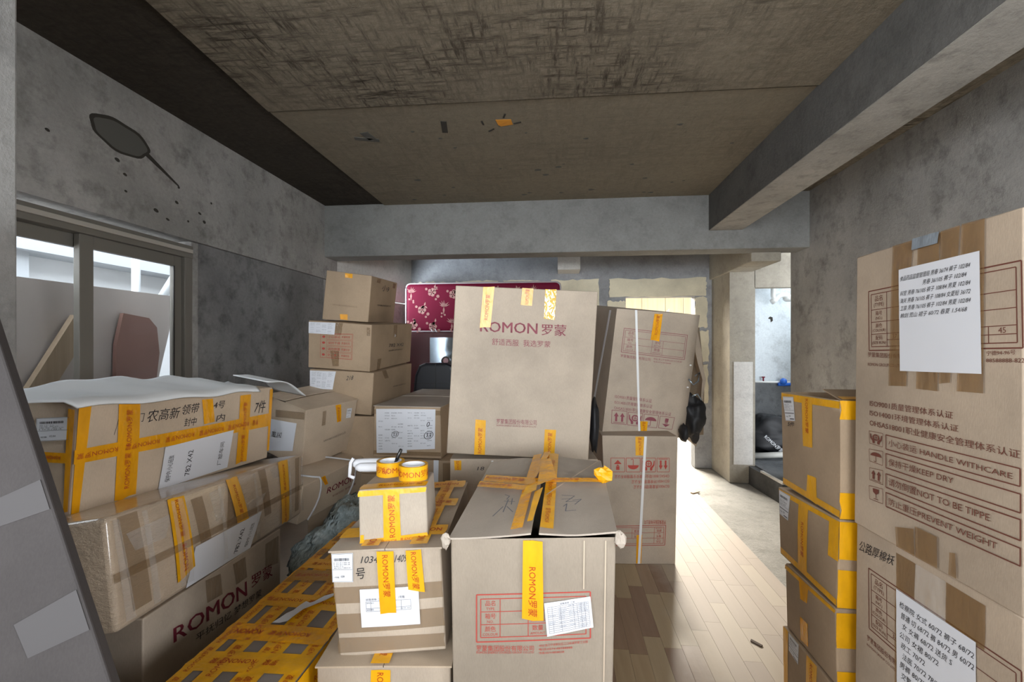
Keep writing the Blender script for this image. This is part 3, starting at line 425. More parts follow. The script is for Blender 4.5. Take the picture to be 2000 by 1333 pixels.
def wood(key, c1, c2, dust=False, scale=(30, 2.2, 30), rough=.42, seed=0.):
    m, nt, b = nodes(key); v = mapping(nt, scale); v.node.inputs['Location'].default_value = (seed, seed*2, 0)
    n = tex(nt, 'ShaderNodeTexNoise', 1, 5, .6, v)
    c = ramp(nt, n.outputs[0], [(.3, c1), (.7, c2)])
    b.inputs['Roughness'].default_value = rough
    if dust:
        g = nt.nodes.new('ShaderNodeNewGeometry'); sp = nt.nodes.new('ShaderNodeSeparateXYZ'); nt.links.new(g.outputs['Position'], sp.inputs[0])
        nz = tex(nt, 'ShaderNodeTexNoise', 2.6, 5, .6, g.outputs['Position'])
        ad = nt.nodes.new('ShaderNodeMath'); ad.operation = 'MULTIPLY_ADD'; nt.links.new(nz.outputs[0], ad.inputs[0]); ad.inputs[1].default_value = .5; nt.links.new(sp.outputs[0], ad.inputs[2])
        f = ramp(nt, ad.outputs[0], [(.80, 0.0), (1.05, .62)]); c = mix(nt, f, c, (.62, .56, .49))
        nt.links.new(ramp(nt, f, [(0, rough), (1, .75)]), b.inputs['Roughness'])
    nt.links.new(c, b.inputs['Base Color']); MAT[key] = m
for i, (a, c) in enumerate((((.30,.195,.125),(.37,.25,.165)), ((.40,.29,.17),(.48,.36,.22)), ((.27,.17,.115),(.33,.22,.15)), ((.34,.235,.155),(.41,.295,.20)), ((.43,.33,.205),(.50,.39,.25)))):
    wood('laminate_%d' % i, a, c, True, seed=i*7.3)
wood('board_brown', (.20,.105,.045), (.30,.17,.08), scale=(40, 40, 2)); wood('cladding', (.70,.58,.40), (.84,.73,.54), scale=(26, 26, 1.5), rough=.7)
wood('plank_wood', (.38,.29,.20), (.48,.37,.26), scale=(30, 30, 2))
# ------------------------------------------------------------------ object helpers
def setp(o, label=None, cat=None, group=None, kind=None):
    for k, v_ in (('label', label), ('category', cat), ('group', group), ('kind', kind)):
        if v_: o[k] = v_
    return o
def thing(name, label, cat, loc=(0,0,0), group=None):
    o = bpy.data.objects.new(name, None); COL.objects.link(o); o.location = loc; o.empty_display_size = .1
    return setp(o, label, cat, group)
def base(o):
    p = V((0,0,0))
    while o is not None: p = p + o.location; o = o.parent
    return p
def mk(name, verts, faces, mat, parent=None, smooth=False, rel=True, loc=None):
    me = bpy.data.meshes.new(name)
    off = base(parent) if parent is not None else V((0,0,0))
    if parent is None and loc is not None: off = V(loc)
    me.from_pydata([tuple(V(v_)-off) for v_ in verts], [], faces); me.update()
    if smooth:
        for p in me.polygons: p.use_smooth = True
    if mat: me.materials.append(MAT[mat])
    o = bpy.data.objects.new(name, me); COL.objects.link(o)
    if parent is not None: o.parent = parent
    elif loc is not None: o.location = loc
    return o
CUBEF = [(0,3,2,1),(4,5,6,7),(0,1,5,4),(1,2,6,5),(2,3,7,6),(3,0,4,7)]
def cubev(x0,x1,y0,y1,z0,z1):
    return [(x0,y0,z0),(x1,y0,z0),(x1,y1,z0),(x0,y1,z0),(x0,y0,z1),(x1,y0,z1),(x1,y1,z1),(x0,y1,z1)]
def slab(name, x0,x1,y0,y1,z0,z1, mat, parent=None, kind=None, bev=0):
    o = mk(name, cubev(x0,x1,y0,y1,z0,z1), CUBEF, mat, parent)
    if kind: o['kind'] = kind
    if bev: bevel(o, bev)
    return o
def multi(name, cubes, mat, parent=None, kind=None):
    vs, fs = [], []
    for c in cubes:
        n = len(vs); vs += cubev(*c); fs += [tuple(i+n for i in f) for f in CUBEF]
    o = mk(name, vs, fs, mat, parent)
    if kind: o['kind'] = kind
    return o
def bevel(o, w, seg=2):
    md = o.modifiers.new('bevel', 'BEVEL'); md.width = w; md.segments = seg; md.limit_method = 'ANGLE'; md.angle_limit = math.radians(50); return o
def prism(name, poly, axis, a0, a1, mat, parent=None, smooth=False):
    # poly of (p, q) extruded along axis 'x','y','z' between a0 and a1
    def P3(p, a): return {'x': (a, p[0], p[1]), 'y': (p[0], a, p[1]), 'z': (p[0], p[1], a)}[axis]
    n = len(poly); vs = [P3(p, a0) for p in poly] + [P3(p, a1) for p in poly]
    fs = [tuple(range(n)), tuple(range(2*n-1, n-1, -1))] + [(i, (i+1) % n, n+(i+1) % n, n+i) for i in range(n)]
    o = mk(name, vs, fs, mat, parent, smooth); fixn(o); return o
def fixn(o):
    bm = bmesh.new(); bm.from_mesh(o.data); bmesh.ops.recalc_face_normals(bm, faces=bm.faces); bm.to_mesh(o.data); bm.free()
def tube(name, pts, r, mat, parent=None, seg=8, cap=True, radii=None):
    pts = [V(p) for p in pts]; vs, fs = [], []
    up = V((0,0,1)); n = len(pts)
    for i, p in enumerate(pts):
        t = (pts[min(i+1, n-1)]-pts[max(i-1, 0)]).normalized()
        a = t.cross(up); a = a.normalized() if a.length > .1 else t.cross(V((1,0,0))).normalized()
        c = t.cross(a); rr = radii[i] if radii else r
        for k in range(seg):
            an = 2*math.pi*k/seg; vs.append(p + a*math.cos(an)*rr + c*math.sin(an)*rr)
    for i in range(n-1):
        for k in range(seg): fs.append((i*seg+k, i*seg+(k+1) % seg, (i+1)*seg+(k+1) % seg, (i+1)*seg+k))
    if cap: fs += [tuple(range(seg-1, -1, -1)), tuple((n-1)*seg+k for k in range(seg))]
    o = mk(name, vs, fs, mat, parent, True); fixn(o); return o
def lathe(name, prof, c, mat, parent=None, seg=32, closed=True):
    vs, fs = [], []; n = len(prof)
    for k in range(seg):
        an = 2*math.pi*k/seg
        for r, z in prof: vs.append((c[0]+r*math.cos(an), c[1]+r*math.sin(an), c[2]+z))
    for k in range(seg):
        for i in range(n if closed else n-1):
            j = (i+1) % n; fs.append((k*n+i, ((k+1) % seg)*n+i, ((k+1) % seg)*n+j, k*n+j))
    o = mk(name, vs, fs, mat, parent, True); fixn(o)
    o.data.set_sharp_from_angle(angle=math.radians(40)); return o
# ------------------------------------------------------------------ lettering
TX = {}
EXTRA = ['ROMON罗蒙', 'ROMON', '品名','TYPE','箱号','NO.','颜色','COLOUR','货号','ART.NO','数量','AMOUNT','(TYPE)','(NO.)','(COLOUR)','配码','(SIZE RUN)','37','44','45',
  '序号 款式','男春 36/74','裤子 102/84','102/84','68/72','60/80','1号箱','装箱清单: 工装','厂部车间','方面料','合计 36',
  '食品药品监督管理局 男春 36/74 裤子 102/84','男春 36/105 裤子 102/84','科室 男春 76/105 裤子 108/84 男夏 102/84','海关 男春 76/105 裤子 108/84 女夏短 36/72','工装 男春 76/105 裤子 102/84 男夏 102/84','韩剑 荒山 裙子 60/72 春夏 1.54/68',
  '检察院 女式 60/72 裤子 68/72','普通 切 68/72 裤 84/72 男 60/72','女 女裤 68/72 送货 S','公司 女裙 80/72','政工 70/72','法医 70/72 78/72','男裤 80/72','交警 68/72',
  '保护内 小心轻放','782 X42','质量检验','小心装运','保持干燥','请勿倒置','防止重压']
need = set(EXTRA)
for (_, _, k, _, opt) in D:
    if k == 'txt': need.add(opt[0])
    if k == 'hand': need.add(opt)
bold = {'ROMON', '罗蒙'}
tmp = []
for s in sorted(need):
    cu = bpy.data.curves.new('t', 'FONT'); cu.body = s; cu.resolution_u = 2; cu.offset = 0
    o = bpy.data.objects.new('t', cu); COL.objects.link(o); tmp.append((s, o))
dg = bpy.context.evaluated_depsgraph_get(); dg.update()
for s, o in tmp:
    me = bpy.data.meshes.new_from_object(o.evaluated_get(dg))
    co = [v_.co for v_ in me.vertices]; x0 = min(c.x for c in co); x1 = max(c.x for c in co); y0 = min(c.y for c in co); y1 = max(c.y for c in co)
    if s in bold:  # heavier strokes: the same glyphs laid twice, a little apart
        k = len(co); co = [c+V((-.014, 0, 0)) for c in co]+[c+V((.014, 0, 0)) for c in co]
        FF = [tuple(p.vertices) for p in me.polygons]; FF = FF+[tuple(i+k for i in f) for f in FF]
    else: FF = [tuple(p.vertices) for p in me.polygons]
    TX[s] = ([((c.x-x0)/(x1-x0), (c.y-y0)/(y1-y0)) for c in co], FF, (x1-x0)/(y1-y0))
    bpy.data.meshes.remove(me)
for s, o in tmp:
    cu = o.data; bpy.data.objects.remove(o); bpy.data.curves.remove(cu)
class Print:
    """flat print in the unit square of a patch L x H metres"""
    def __init__(s, L, H): s.L, s.H, s.v, s.f = L, H, [], []
    def quad(s, x0, y0, x1, y1):
        nx = max(1, min(12, int(abs(x1-x0)*s.L/.05))); ny = max(1, min(12, int(abs(y1-y0)*s.H/.05)))
        n = len(s.v)
        for j in range(ny+1):
            for i in range(nx+1): s.v.append((x0+(x1-x0)*i/nx, y0+(y1-y0)*j/ny))
        for j in range(ny):
            for i in range(nx): a = n+j*(nx+1)+i; s.f.append((a, a+1, a+nx+2, a+nx+1))
    def hl(s, y, x0, x1, w=.002): h = w/s.H/2; s.quad(x0, y-h, x1, y+h)
    def vl(s, x, y0, y1, w=.002): h = w/s.L/2; s.quad(x-h, y0, x+h, y1)
    def rect(s, x0, y0, x1, y1, w=.002):
        s.hl(y0, x0, x1, w); s.hl(y1, x0, x1, w); s.vl(x0, y0, y1, w); s.vl(x1, y0, y1, w)
    def text(s, t, x0, y0, x1, y1, shear=0, fit=False):
        vv, ff, asp = TX[t]; n = len(s.v)
        if fit:  # keep the aspect, centred
            w = asp*(y1-y0)*s.H/s.L
            if w > (x1-x0): k = (x1-x0)/w; c = (y0+y1)/2; h = (y1-y0)*k/2; y0, y1 = c-h, c+h
            else: c = (x0+x1)/2; x0, x1 = c-w/2, c+w/2
        for a, b_ in vv: s.v.append((x0+(x1-x0)*a+shear*b_*(y1-y0)*s.H/s.L, y0+(y1-y0)*b_))
        s.f += [tuple(i+n for i in f) for f in ff]
    def poly(s, pts):
        n = len(s.v); s.v += pts; s.f.append(tuple(range(n, n+len(pts))))
    def disc(s, cx, cy, r, a0=0, a1=360, k=18):
        p = [(cx+r*math.cos(math.radians(a0+(a1-a0)*i/k)), cy+r*math.sin(math.radians(a0+(a1-a0)*i/k))) for i in range(k+1)]
        s.poly(p)
    def ring(s, cx, cy, r, r2, a0=0, a1=360, k=18):
        for i in range(k):
            t0 = math.radians(a0+(a1-a0)*i/k); t1 = math.radians(a0+(a1-a0)*(i+1)/k)
            s.poly([(cx+r*math.cos(t0), cy+r*math.sin(t0)), (cx+r2*math.cos(t0), cy+r2*math.sin(t0)), (cx+r2*math.cos(t1), cy+r2*math.sin(t1)), (cx+r*math.cos(t1), cy+r*math.sin(t1))])
def icon(P, kind):
    w = min(P.L, P.H)*.035; P.rect(0, 0, 1, 1, w)
    if kind in ('up2', 'down2'):
        P.quad(.12, .08, .88, .12) if kind == 'up2' else P.quad(.12, .90, .88, .94)
        for cx in (.3, .7):
            if kind == 'up2': P.quad(cx-.07, .18, cx+.07, .6); P.poly([(cx-.16, .56), (cx+.16, .56), (cx, .86)])
            else: P.quad(cx-.07, .42, cx+.07, .82); P.poly([(cx+.16, .46), (cx-.16, .46), (cx, .16)])
    elif kind == 'up1': P.quad(.38, .14, .62, .40); P.poly([(.38,.42),(.62,.42),(.5,.54)]); P.poly([(.22,.56),(.78,.56),(.5,.86)])
    elif kind == 'down1': P.quad(.38, .55, .62, .86); P.quad(.40,.44,.60,.52); P.poly([(.78,.38),(.22,.38),(.5,.14)])
    elif kind in ('umbrella', 'umbrella_flip'):
        a = [(.5, .48)]; f = 1 if kind == 'umbrella' else -1
        def m_(x, y): return (x, .5+(y-.5)*f)
        pts = [m_(.5+.40*math.cos(math.radians(t)), .52+.30*math.sin(math.radians(t))) for t in range(0, 181, 15)]
        P.poly(pts); y0, y1 = m_(0, .14)[1], m_(0, .54)[1]; P.quad(.48, min(y0, y1), .52, max(y0, y1))
        P.ring(.43, m_(0, .15)[1], .05, .09, 180 if f > 0 else 0, 360 if f > 0 else 180, 8)
    elif kind == 'glass':
        P.poly([(.28,.88),(.72,.88),(.70,.62),(.5,.46),(.30,.62)]); P.quad(.48,.2,.52,.48); P.quad(.32,.12,.68,.17)
    elif kind == 'hands':
        P.ring(.5, .58, .16, .25); P.quad(.48,.42,.52,.74); P.quad(.34,.56,.66,.60)
        for sg in (1, -1):
            P.poly([(.5+sg*x, y) for x, y in ((.10,.10),(.26,.10),(.28,.26),(.42,.46),(.44,.80),(.38,.80),(.33,.52),(.10,.30))])
def table(P, kind):
    P.rect(0, 0, 1, 1, .0035); mx, my = .012*1.0/P.L, .012/P.H; P.rect(mx, my, 1-mx, 1-my, .0025)
    x0, x1, y0, y1 = mx, 1-mx, my, 1-my
    X = lambda t: x0+(x1-x0)*t; Y = lambda t: y0+(y1-y0)*t
    if kind == 'A':
        for t in (1/3, 2/3): P.hl(Y(t), X(0), X(1), .002)
        P.vl(X(.19), Y(0), Y(1)); P.vl(X(.46), Y(0), Y(2/3)); P.vl(X(.64), Y(0), Y(2/3))
        for r, (a, c) in enumerate((('品名','TYPE'),('箱号','NO.'),('颜色','COLOUR'))):
            b0 = (2-r)/3
            P.text(a, X(.02), Y(b0+.15), X(.17), Y(b0+.29), fit=True); P.text(c, X(.02), Y(b0+.04), X(.17), Y(b0+.11), fit=True)
        for r, (a, c) in enumerate((('货号','ART.NO'),('数量','AMOUNT'))):
            b0 = (1-r)/3
            P.text(a, X(.48), Y(b0+.15), X(.62), Y(b0+.29), fit=True); P.text(c, X(.48), Y(b0+.04), X(.62), Y(b0+.11), fit=True)
    else:
        ys = (.235, .465, .70); P.vl(X(.15), Y(0), Y(1), .002)
        for t in ys: P.hl(Y(t), X(0), X(1), .002)
        P.hl(Y(.118), X(.15), X(1), .002)
        for i in range(1, 6): P.vl(X(.15+.85*i/6.0), Y(0), Y(.235), .002)
        for (a, c), (b0, b1) in zip((('品名','(TYPE)'),('箱号','(NO.)'),('颜色','(COLOUR)'),('配码','(SIZE RUN)')), ((.70,1),(.465,.70),(.235,.465),(0,.235))):
            h = b1-b0
            P.text(a, X(.01), Y(b0+h*.52), X(.14), Y(b0+h*.88), fit=True); P.text(c, X(.01), Y(b0+h*.12), X(.14), Y(b0+h*.42), fit=True)
        for t, i in (('37', 0), ('44', 4), ('45', 5)): P.text(t, X(.17+.85*i/6), Y(.135), X(.27+.85*i/6), Y(.215), fit=True)
# ------------------------------------------------------------------ cardboard boxes
NM = ['FBL','FBR','FTR','FTL','BBL','BBR','BTR','BTL']
FACES = {'F':('FBL','FBR','FTR','FTL'),'R':('FBR','BBR','BTR','FTR'),'L':('BBL','FBL','FTL','BTL'),'T':('FTL','FTR','BTR','BTL'),'D':('BBL','BBR','FBR','FBL'),'K':('BBR','BBL','BTL','BTR')}
MIRROR = None
BULGE = {'L2': .010, 'J': .005, 'L1': .004, 'L4': .006, 'O3': .008, 'O2': .005, 'N': .004}
class Surf:
    def __init__(s, b, f):
        c = dict(zip(NM, B[b])); s.p = [V(c[n]) for n in FACES[f]]
        s.n = ((s.p[1]+s.p[2]-s.p[0]-s.p[3]).cross(s.p[3]+s.p[2]-s.p[0]-s.p[1])).normalized()
        s.bul = BULGE.get(b, .003)
        s.L = ((s.p[1]-s.p[0]).length+(s.p[2]-s.p[3]).length)/2; s.H = ((s.p[3]-s.p[0]).length+(s.p[2]-s.p[1]).length)/2
    def __call__(s, a, t, off=0):
        p = s.p[0]*(1-a)*(1-t)+s.p[1]*a*(1-t)+s.p[2]*a*t+s.p[3]*(1-a)*t
        aa = min(1, max(0, a)); tt = min(1, max(0, t))
        return p + s.n*(s.bul*16*aa*(1-aa)*tt*(1-tt)+off)
CELL = {}
def carton(key, label, mat, group, skip='', inside=False, name='cardboard_box'):
    pts = [V(p) for p in B[key]]
    c = sum(pts, V())/8; c.z = min(p.z for p in pts)
    root = thing(name, label, 'box', c, group)
    bm = bmesh.new(); N = 9
    for f in 'FRLTDK':
        if f in skip: continue
        s = Surf(key, f); g = [[bm.verts.new(s(i/N, j/N)-c) for i in range(N+1)] for j in range(N+1)]
        for j in range(N):
            for i in range(N): bm.faces.new((g[j][i], g[j][i+1], g[j+1][i+1], g[j+1][i]))
    bmesh.ops.remove_doubles(bm, verts=bm.verts, dist=1e-5)
    for f in bm.faces: f.smooth = True
    me = bpy.data.meshes.new('carton_body'); bm.to_mesh(me); bm.free(); me.materials.append(MAT[mat])
    me.set_sharp_from_angle(angle=math.radians(35))
    o = bpy.data.objects.new('carton_body', me); COL.objects.link(o); o.parent = root
    if inside:
        md = o.modifiers.new('wall', 'SOLIDIFY'); md.thickness = .005; md.offset = -1
    else: bevel(o, .005 if key != 'L2' else .014, 3)
    CELL[key] = [root, 0]
    return root
def quadfn(q):
    def f(a, b_): return (q[0][0]*(1-a)*(1-b_)+q[1][0]*a*(1-b_)+q[2][0]*a*b_+q[3][0]*(1-a)*b_, q[0][1]*(1-a)*(1-b_)+q[1][1]*a*(1-b_)+q[2][1]*a*b_+q[3][1]*(1-a)*b_)
    return f
def put_print(P, sf, qf, off, name, mat, parent):
    return mk(name, [sf(*qf(a, b_), off) for a, b_ in P.v], P.f, mat, parent)
def sheet(sf, qf, L, H, off, name, mat, parent, wr=0., torn=False):
    nx = max(2, int(L/.025)); ny = max(2, int(H/.025)); vs, fs = [], []
    for j in range(ny+1):
        for i in range(nx+1):
            a, b_ = i/nx, j/ny
            if torn and i in (0, nx): a += rnd.uniform(-.012, .012) if L < .4 else 0
            p = sf(*qf(a, b_), off); w = wr*(noise.noise(p*38)+.5*noise.noise(p*90)) if wr else 0
            vs.append(p+sf.n*abs(w))
    for j in range(ny):
        for i in range(nx): k = j*(nx+1)+i; fs.append((k, k+1, k+nx+2, k+nx+1))
    return mk(name, vs, fs, mat, parent, True)
def list_print(P, rows, cols, strings, x0=.06, y0=.06, x1=.94, y1=.94, prob=.8):
    for r in range(rows):
        for c in range(cols):
            if rnd.random() > prob: continue
            h = (y1-y0)/rows; w = (x1-x0)/cols
            P.text(rnd.choice(strings), x0+c*w+.06*w, y0+r*h+.28*h, x0+(c+rnd.uniform(.6, .92))*w, y0+r*h+.72*h, fit=False)
LISTS = ['男春 36/74','裤子 102/84','102/84','68/72','60/80','合计 36','序号 款式']
NOTES1 = ['食品药品监督管理局 男春 36/74 裤子 102/84','男春 36/105 裤子 102/84','科室 男春 76/105 裤子 108/84 男夏 102/84','海关 男春 76/105 裤子 108/84 女夏短 36/72','工装 男春 76/105 裤子 102/84 男夏 102/84','韩剑 荒山 裙子 60/72 春夏 1.54/68']
NOTES2 = ['检察院 女式 60/72 裤子 68/72','普通 切 68/72 裤 84/72 男 60/72','女 女裤 68/72 送货 S','公司 女裙 80/72','政工 70/72','法医 70/72 78/72','男裤 80/72','交警 68/72']
def decal(e):
    key, f, kind, q, opt = e
    root = CELL[key][0]; CELL[key][1] += 1; off = .0010+.00022*CELL[key][1]+(.0105 if f == 'T' and key in ('J', 'K') else 0)
    sf = Surf(key, f); qf = quadfn(q)
    L = ((sf(*q[1])-sf(*q[0])).length+(sf(*q[2])-sf(*q[3])).length)/2; H = ((sf(*q[3])-sf(*q[0])).length+(sf(*q[2])-sf(*q[1])).length)/2
    P = Print(L, H)
    if kind == 'txt': P.text(opt[0], 0, 0, 1, 1); put_print(P, sf, qf, off, 'printed_lettering', opt[1], root)
    elif kind == 'hand': P.text(opt, 0, 0, 1, 1, .25); put_print(P, sf, qf, off, 'handwriting', 'ink', root)
    elif kind == 'table': table(P, opt[0]); put_print(P, sf, qf, off, 'printed_table', opt[1], root)
    elif kind == 'icon': icon(P, opt[0]); put_print(P, sf, qf, off, 'printed_symbol', opt[1], root)
    elif kind == 'rect': P.rect(0, 0, 1, 1, .003); put_print(P, sf, qf, off, 'printed_frame', opt[0], root)
    elif kind == 'crease': P.quad(0, 0, 1, 1); put_print(P, sf, qf, off, 'crease', 'crease', root)
    elif kind == 'handle':
        P.rect(0, 0, 1, 1, .002)
        for i, (t, ic) in enumerate((('小心装运','hands'),('保持干燥','umbrella'),('请勿倒置','up2'),('防止重压','glass'))):
            y1 = 1-(i+.08)/4; y0 = 1-(i+.92)/4; P.rect(.20, y0, .97, y1, .0015); P.text(t, .24, y0+.05, .62, y1-.05)
            P.text('质量检验', .66, y0+.06, .92, y1-.06); P.disc(.10, (y0+y1)/2, .05, k=10)
        put_print(P, sf, qf, off, 'printed_table', opt[0], root)
    elif kind in ('tape', 'tapeold', 'shiny'):
        t = sheet(sf, qf, L, H, off, 'tape_strip', kind, root, .0009, True)
        if opt and L > .03:
            h = min(.44*H, .024); w = TX['ROMON罗蒙'][2]*h*.92; pitch = w*1.2; P2 = Print(L, H); y0, y1 = .5-h/H/2, .5+h/H/2
            if L < w*1.05: P2.text('ROMON罗蒙', .05, y0, .95, y1)
            else:
                x = (L-w)*rnd.uniform(0, 1) % pitch
                if x > .72*w: P2.text('ROMON', max(.01, (x-1.1*w)/L+.4*w/L), y0, (x-.2*w)/L, y1) if False else P2.text('罗蒙', (x-.50*w)/L, y0, (x-.2*w)/L, y1)
                while x+w <= L: P2.text('ROMON罗蒙', x/L, y0, (x+w)/L, y1); x += pitch
                if x+.68*w <= L: P2.text('ROMON', x/L, y0, (x+.68*w)/L, y1)
            if P2.v: put_print(P2, sf, qf, off+.0011, 'printed_lettering', 'tape_red', t)['kind'] = 'stuff'
    elif kind in ('clear', 'clear2'): sheet(sf, qf, L, H, off, 'clear_tape', kind, root, .0008, True)
    elif kind == 'film': sheet(sf, qf, L, H, off, 'clear_tape', 'film', root, .002, True)
    elif kind == 'scrap': sheet(sf, qf, L, H, off+.001, 'torn_plastic', 'white_cotton', root, .012, True)
    elif kind == 'duct': sheet(sf, qf, L, H, off+.001, 'duct_tape', 'duct', root, .001)
    elif kind == 'strap': sheet(sf, qf, L, H, off+.002, 'packing_strap', 'strap', root, 0)
    elif kind == 'label':
        t = sheet(sf, qf, L, H, off+.0004, 'shipping_label', 'label_white', root, 0); o2 = off+.0009
        P.rect(.02, .02, .98, .98, .0008)
        x = .12
        while x < .80: w = rnd.uniform(.008, .03); P.quad(x, .74, x+w, .84); x += w+rnd.uniform(.01, .025)
        for y in (.66, .60, .54, .48): P.text(rnd.choice(LISTS), .10, y, rnd.uniform(.5, .9), y+.035)
        P.hl(.44, .04, .96, .001)
        P.text('1号箱', .10, .14, .34, .2); P.text('102/84', .42, .16, .6, .24)
        if opt == 'tall': P.quad(.05, .30, .95, .33); P.quad(.5, .06, .92, .10)
        put_print(P, sf, qf, o2, 'printed_lettering', 'barcode', t)['kind'] = 'stuff'
    elif kind == 'paper':
        t = sheet(sf, qf, L, H, off+.0006, 'paper_sheet', 'paper', root, .0012 if opt != 'blank' else .0004); o2 = off+.0020; CELL[key][1] += 10
        if opt == 'blank': return
        if opt == 'grid':
            for i in range(14): P.hl(.08+.06*i, .06, .94, .0007)
            for x in (.06, .16, .34, .62, .70, .78, .86, .94): P.vl(x, .08, .86, .0007)
            P.text('装箱清单: 工装', .34, .89, .66, .95); list_print(P, 13, 4, LISTS, .06, .08, .94, .86, .55); m_ = 'fine_ink'
        elif opt == 'list':
            if key == 'J':
                P.text('装箱清单: 工装', .10, .70, .40, .76); P.text('1号箱', .66, .72, .76, .79)
                P.rect(.10, .42, .86, .68, .0008); P.hl(.50, .10, .86, .0008); P.vl(.18, .42, .68, .0008); P.vl(.70, .42, .68, .0008); list_print(P, 3, 4, LISTS, .10, .42, .86, .68, .5)
            else: list_print(P, 14, 4, LISTS, prob=.6)
            m_ = 'fine_ink'
        elif opt == 'hand1': P.text('782 X42', .10, .45, .5, .62, .2); m_ = 'ink'
        elif opt == 'hand2':
            # notes written sideways near one end
            if key == 'L1': items = (('保护内 小心轻放', .06), ('782 X42', .32), ('厂部车间', .80))
            else: items = (('782 X42', .66), ('保护内 小心轻放', .84))
            for s_, x in items:
                vv, ff, asp = TX[s_]; n = len(P.v); w = .07; h = min(.62, asp*w*P.L/P.H)
                for a, b_ in vv: P.v.append((x+w*(1-b_), .14+h*a))
                P.f += [tuple(i+n for i in fa) for fa in ff]
            m_ = 'ink'
        else:
            N_ = NOTES1 if opt == 'notes1' else NOTES2
            for i, s_ in enumerate(N_):
                if opt == 'notes1': y = .90-.073*i; P.text(s_, .02 if i != 1 else .34, y-.02, .90 if i not in (1, 5) else .86, y+.028, .3)
                else: y = .90-.075*i; w = min(.93, TX[s_][2]*.05*P.H/P.L); P.text(s_, .05+.02*(i % 3), y-.02, .05+w, y+.03, .2)
            m_ = 'ink'
        put_print(P, sf, qf, o2, 'written_notes' if m_ == 'ink' else 'printed_lettering', m_, t)['kind'] = 'stuff'
def flap(key, s0, s1, mat, t0=0., t1=1., thick=.005, lift=lambda s, t: 0, s0b=None, s1b=None, over=.004, name='flap'):
    """a lid flap on the top face between fractions s0..s1 (front) and s0b..s1b (back)"""
    root = CELL[key][0]; sf = Surf(key, 'T'); nx, ny = 8, 8; s0b = s0 if s0b is None else s0b; s1b = s1 if s1b is None else s1b
    vs, fs = [], []
    for lay in (0, 1):
        for j in range(ny+1):
            for i in range(nx+1):
                t = t0+(t1-t0)*j/ny; a = s0+(s0b-s0)*t; c = s1+(s1b-s1)*t; s_ = a+(c-a)*i/nx
                so = s_-over/sf.L if (i == 0 and s0 < .02) else s_+over/sf.L if (i == nx and s1 > .98) else s_
                to = t-over/sf.H if (j == 0 and t0 < .02) else t
                vs.append(sf(so, to, .0006+thick*lay+lift(s_, t)))
    n = (nx+1)*(ny+1)
    for j in range(ny):
        for i in range(nx):
            k = j*(nx+1)+i; fs.append((k+n, k+1+n, k+nx+2+n, k+nx+1+n)); fs.append((k, k+nx+1, k+nx+2, k+1))
    def side(a, b_): fs.append((a, b_, b_+n, a+n))
    for i in range(nx): side(i, i+1); side(ny*(nx+1)+i+1, ny*(nx+1)+i)
    for j in range(ny): side((j+1)*(nx+1), j*(nx+1)); side(j*(nx+1)+nx, (j+1)*(nx+1)+nx)
    o = mk(name, vs, fs, mat, root); return o
# ------------------------------------------------------------------ the room shell
ST = 'structure'
fl = slab('floor', -4.2, 4.2, -4.0, 9.0, -.12, -.009, 'concrete_floor', kind=ST)
# laminate boards laid over the concrete, pieces of the floor
LEN = .5; WID = .088; bmesh_boards = []
for i in range(5):
    me = bpy.data.meshes.new('laminate_board'); me.from_pydata(cubev(.0006, WID-.0006, .0006, LEN-.0006, -.009, 0), [], CUBEF); me.update(); me.materials.append(MAT['laminate_%d' % i]); bmesh_boards.append(me)
last = -1
for c in range(20):
    y = .75 + rnd.uniform(0, .45)
    x = 1.40-WID*(c+1)
    while y < 5.1:
        k = rnd.choice([i for i in range(5) if i != last]); last = k
        o = bpy.data.objects.new('laminate_board', bmesh_boards[k]); COL.objects.link(o); o.parent = fl; o.location = (x, y, 0); y += LEN
slab('floor_underlay', -2.4, 1.395, -3.8, 5.1, -.009, -.0025, 'carton_brown', fl)
# ceiling: slab, formwork panels
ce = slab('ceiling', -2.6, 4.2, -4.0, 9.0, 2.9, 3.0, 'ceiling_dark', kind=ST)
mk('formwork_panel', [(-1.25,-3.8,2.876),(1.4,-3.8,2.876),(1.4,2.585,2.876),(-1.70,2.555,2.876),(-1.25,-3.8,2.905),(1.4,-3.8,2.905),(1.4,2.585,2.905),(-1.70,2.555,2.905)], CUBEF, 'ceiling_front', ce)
mk('formwork_panel', [(-1.705,2.58,2.884),(1.4,2.61,2.884),(1.4,4.42,2.884),(-1.71,4.42,2.884),(-1.705,2.58,2.905),(1.4,2.61,2.905),(1.4,4.42,2.905),(-1.71,4.42,2.905)], CUBEF, 'ceiling_far', ce)
slab('formwork_panel', 1.6, 2.3, -3.8, 4.42, 2.893, 2.905, 'ceiling_front', ce)
for (x, y, w, h, a) in ((-.72,2.86,.018,.075,.18),(-1.28,2.98,.08,.022,.3),(-1.25,2.93,.03,.05,-.2)):
    ca, sa = math.cos(a), math.sin(a)
    pl = [(x+ca*p-sa*q, y+sa*p+ca*q) for p, q in ((-w,-h),(w,-h),(w,h),(-w,h))]
    prism('formwork_scar', pl, 'z', 2.881, 2.886, 'scar_mid' if w > .02 else 'scar_dark', ce)
for (dx, dy, a) in ((-.085,.10,-.7),(-.125,-.0,1.5),(.09,.02,-.35),(.02,-.075,1.9)):
    x, y = -.345+dx, 2.83+dy; ca, sa = math.cos(a), math.sin(a); w, h = .024, .005
    prism('formwork_scar', [(x+ca*p-sa*q, y+sa*p+ca*q) for p, q in ((-w,-h),(w,-h),(w,h),(-w,h))], 'z', 2.88, 2.8845, 'scar_dark', ce)
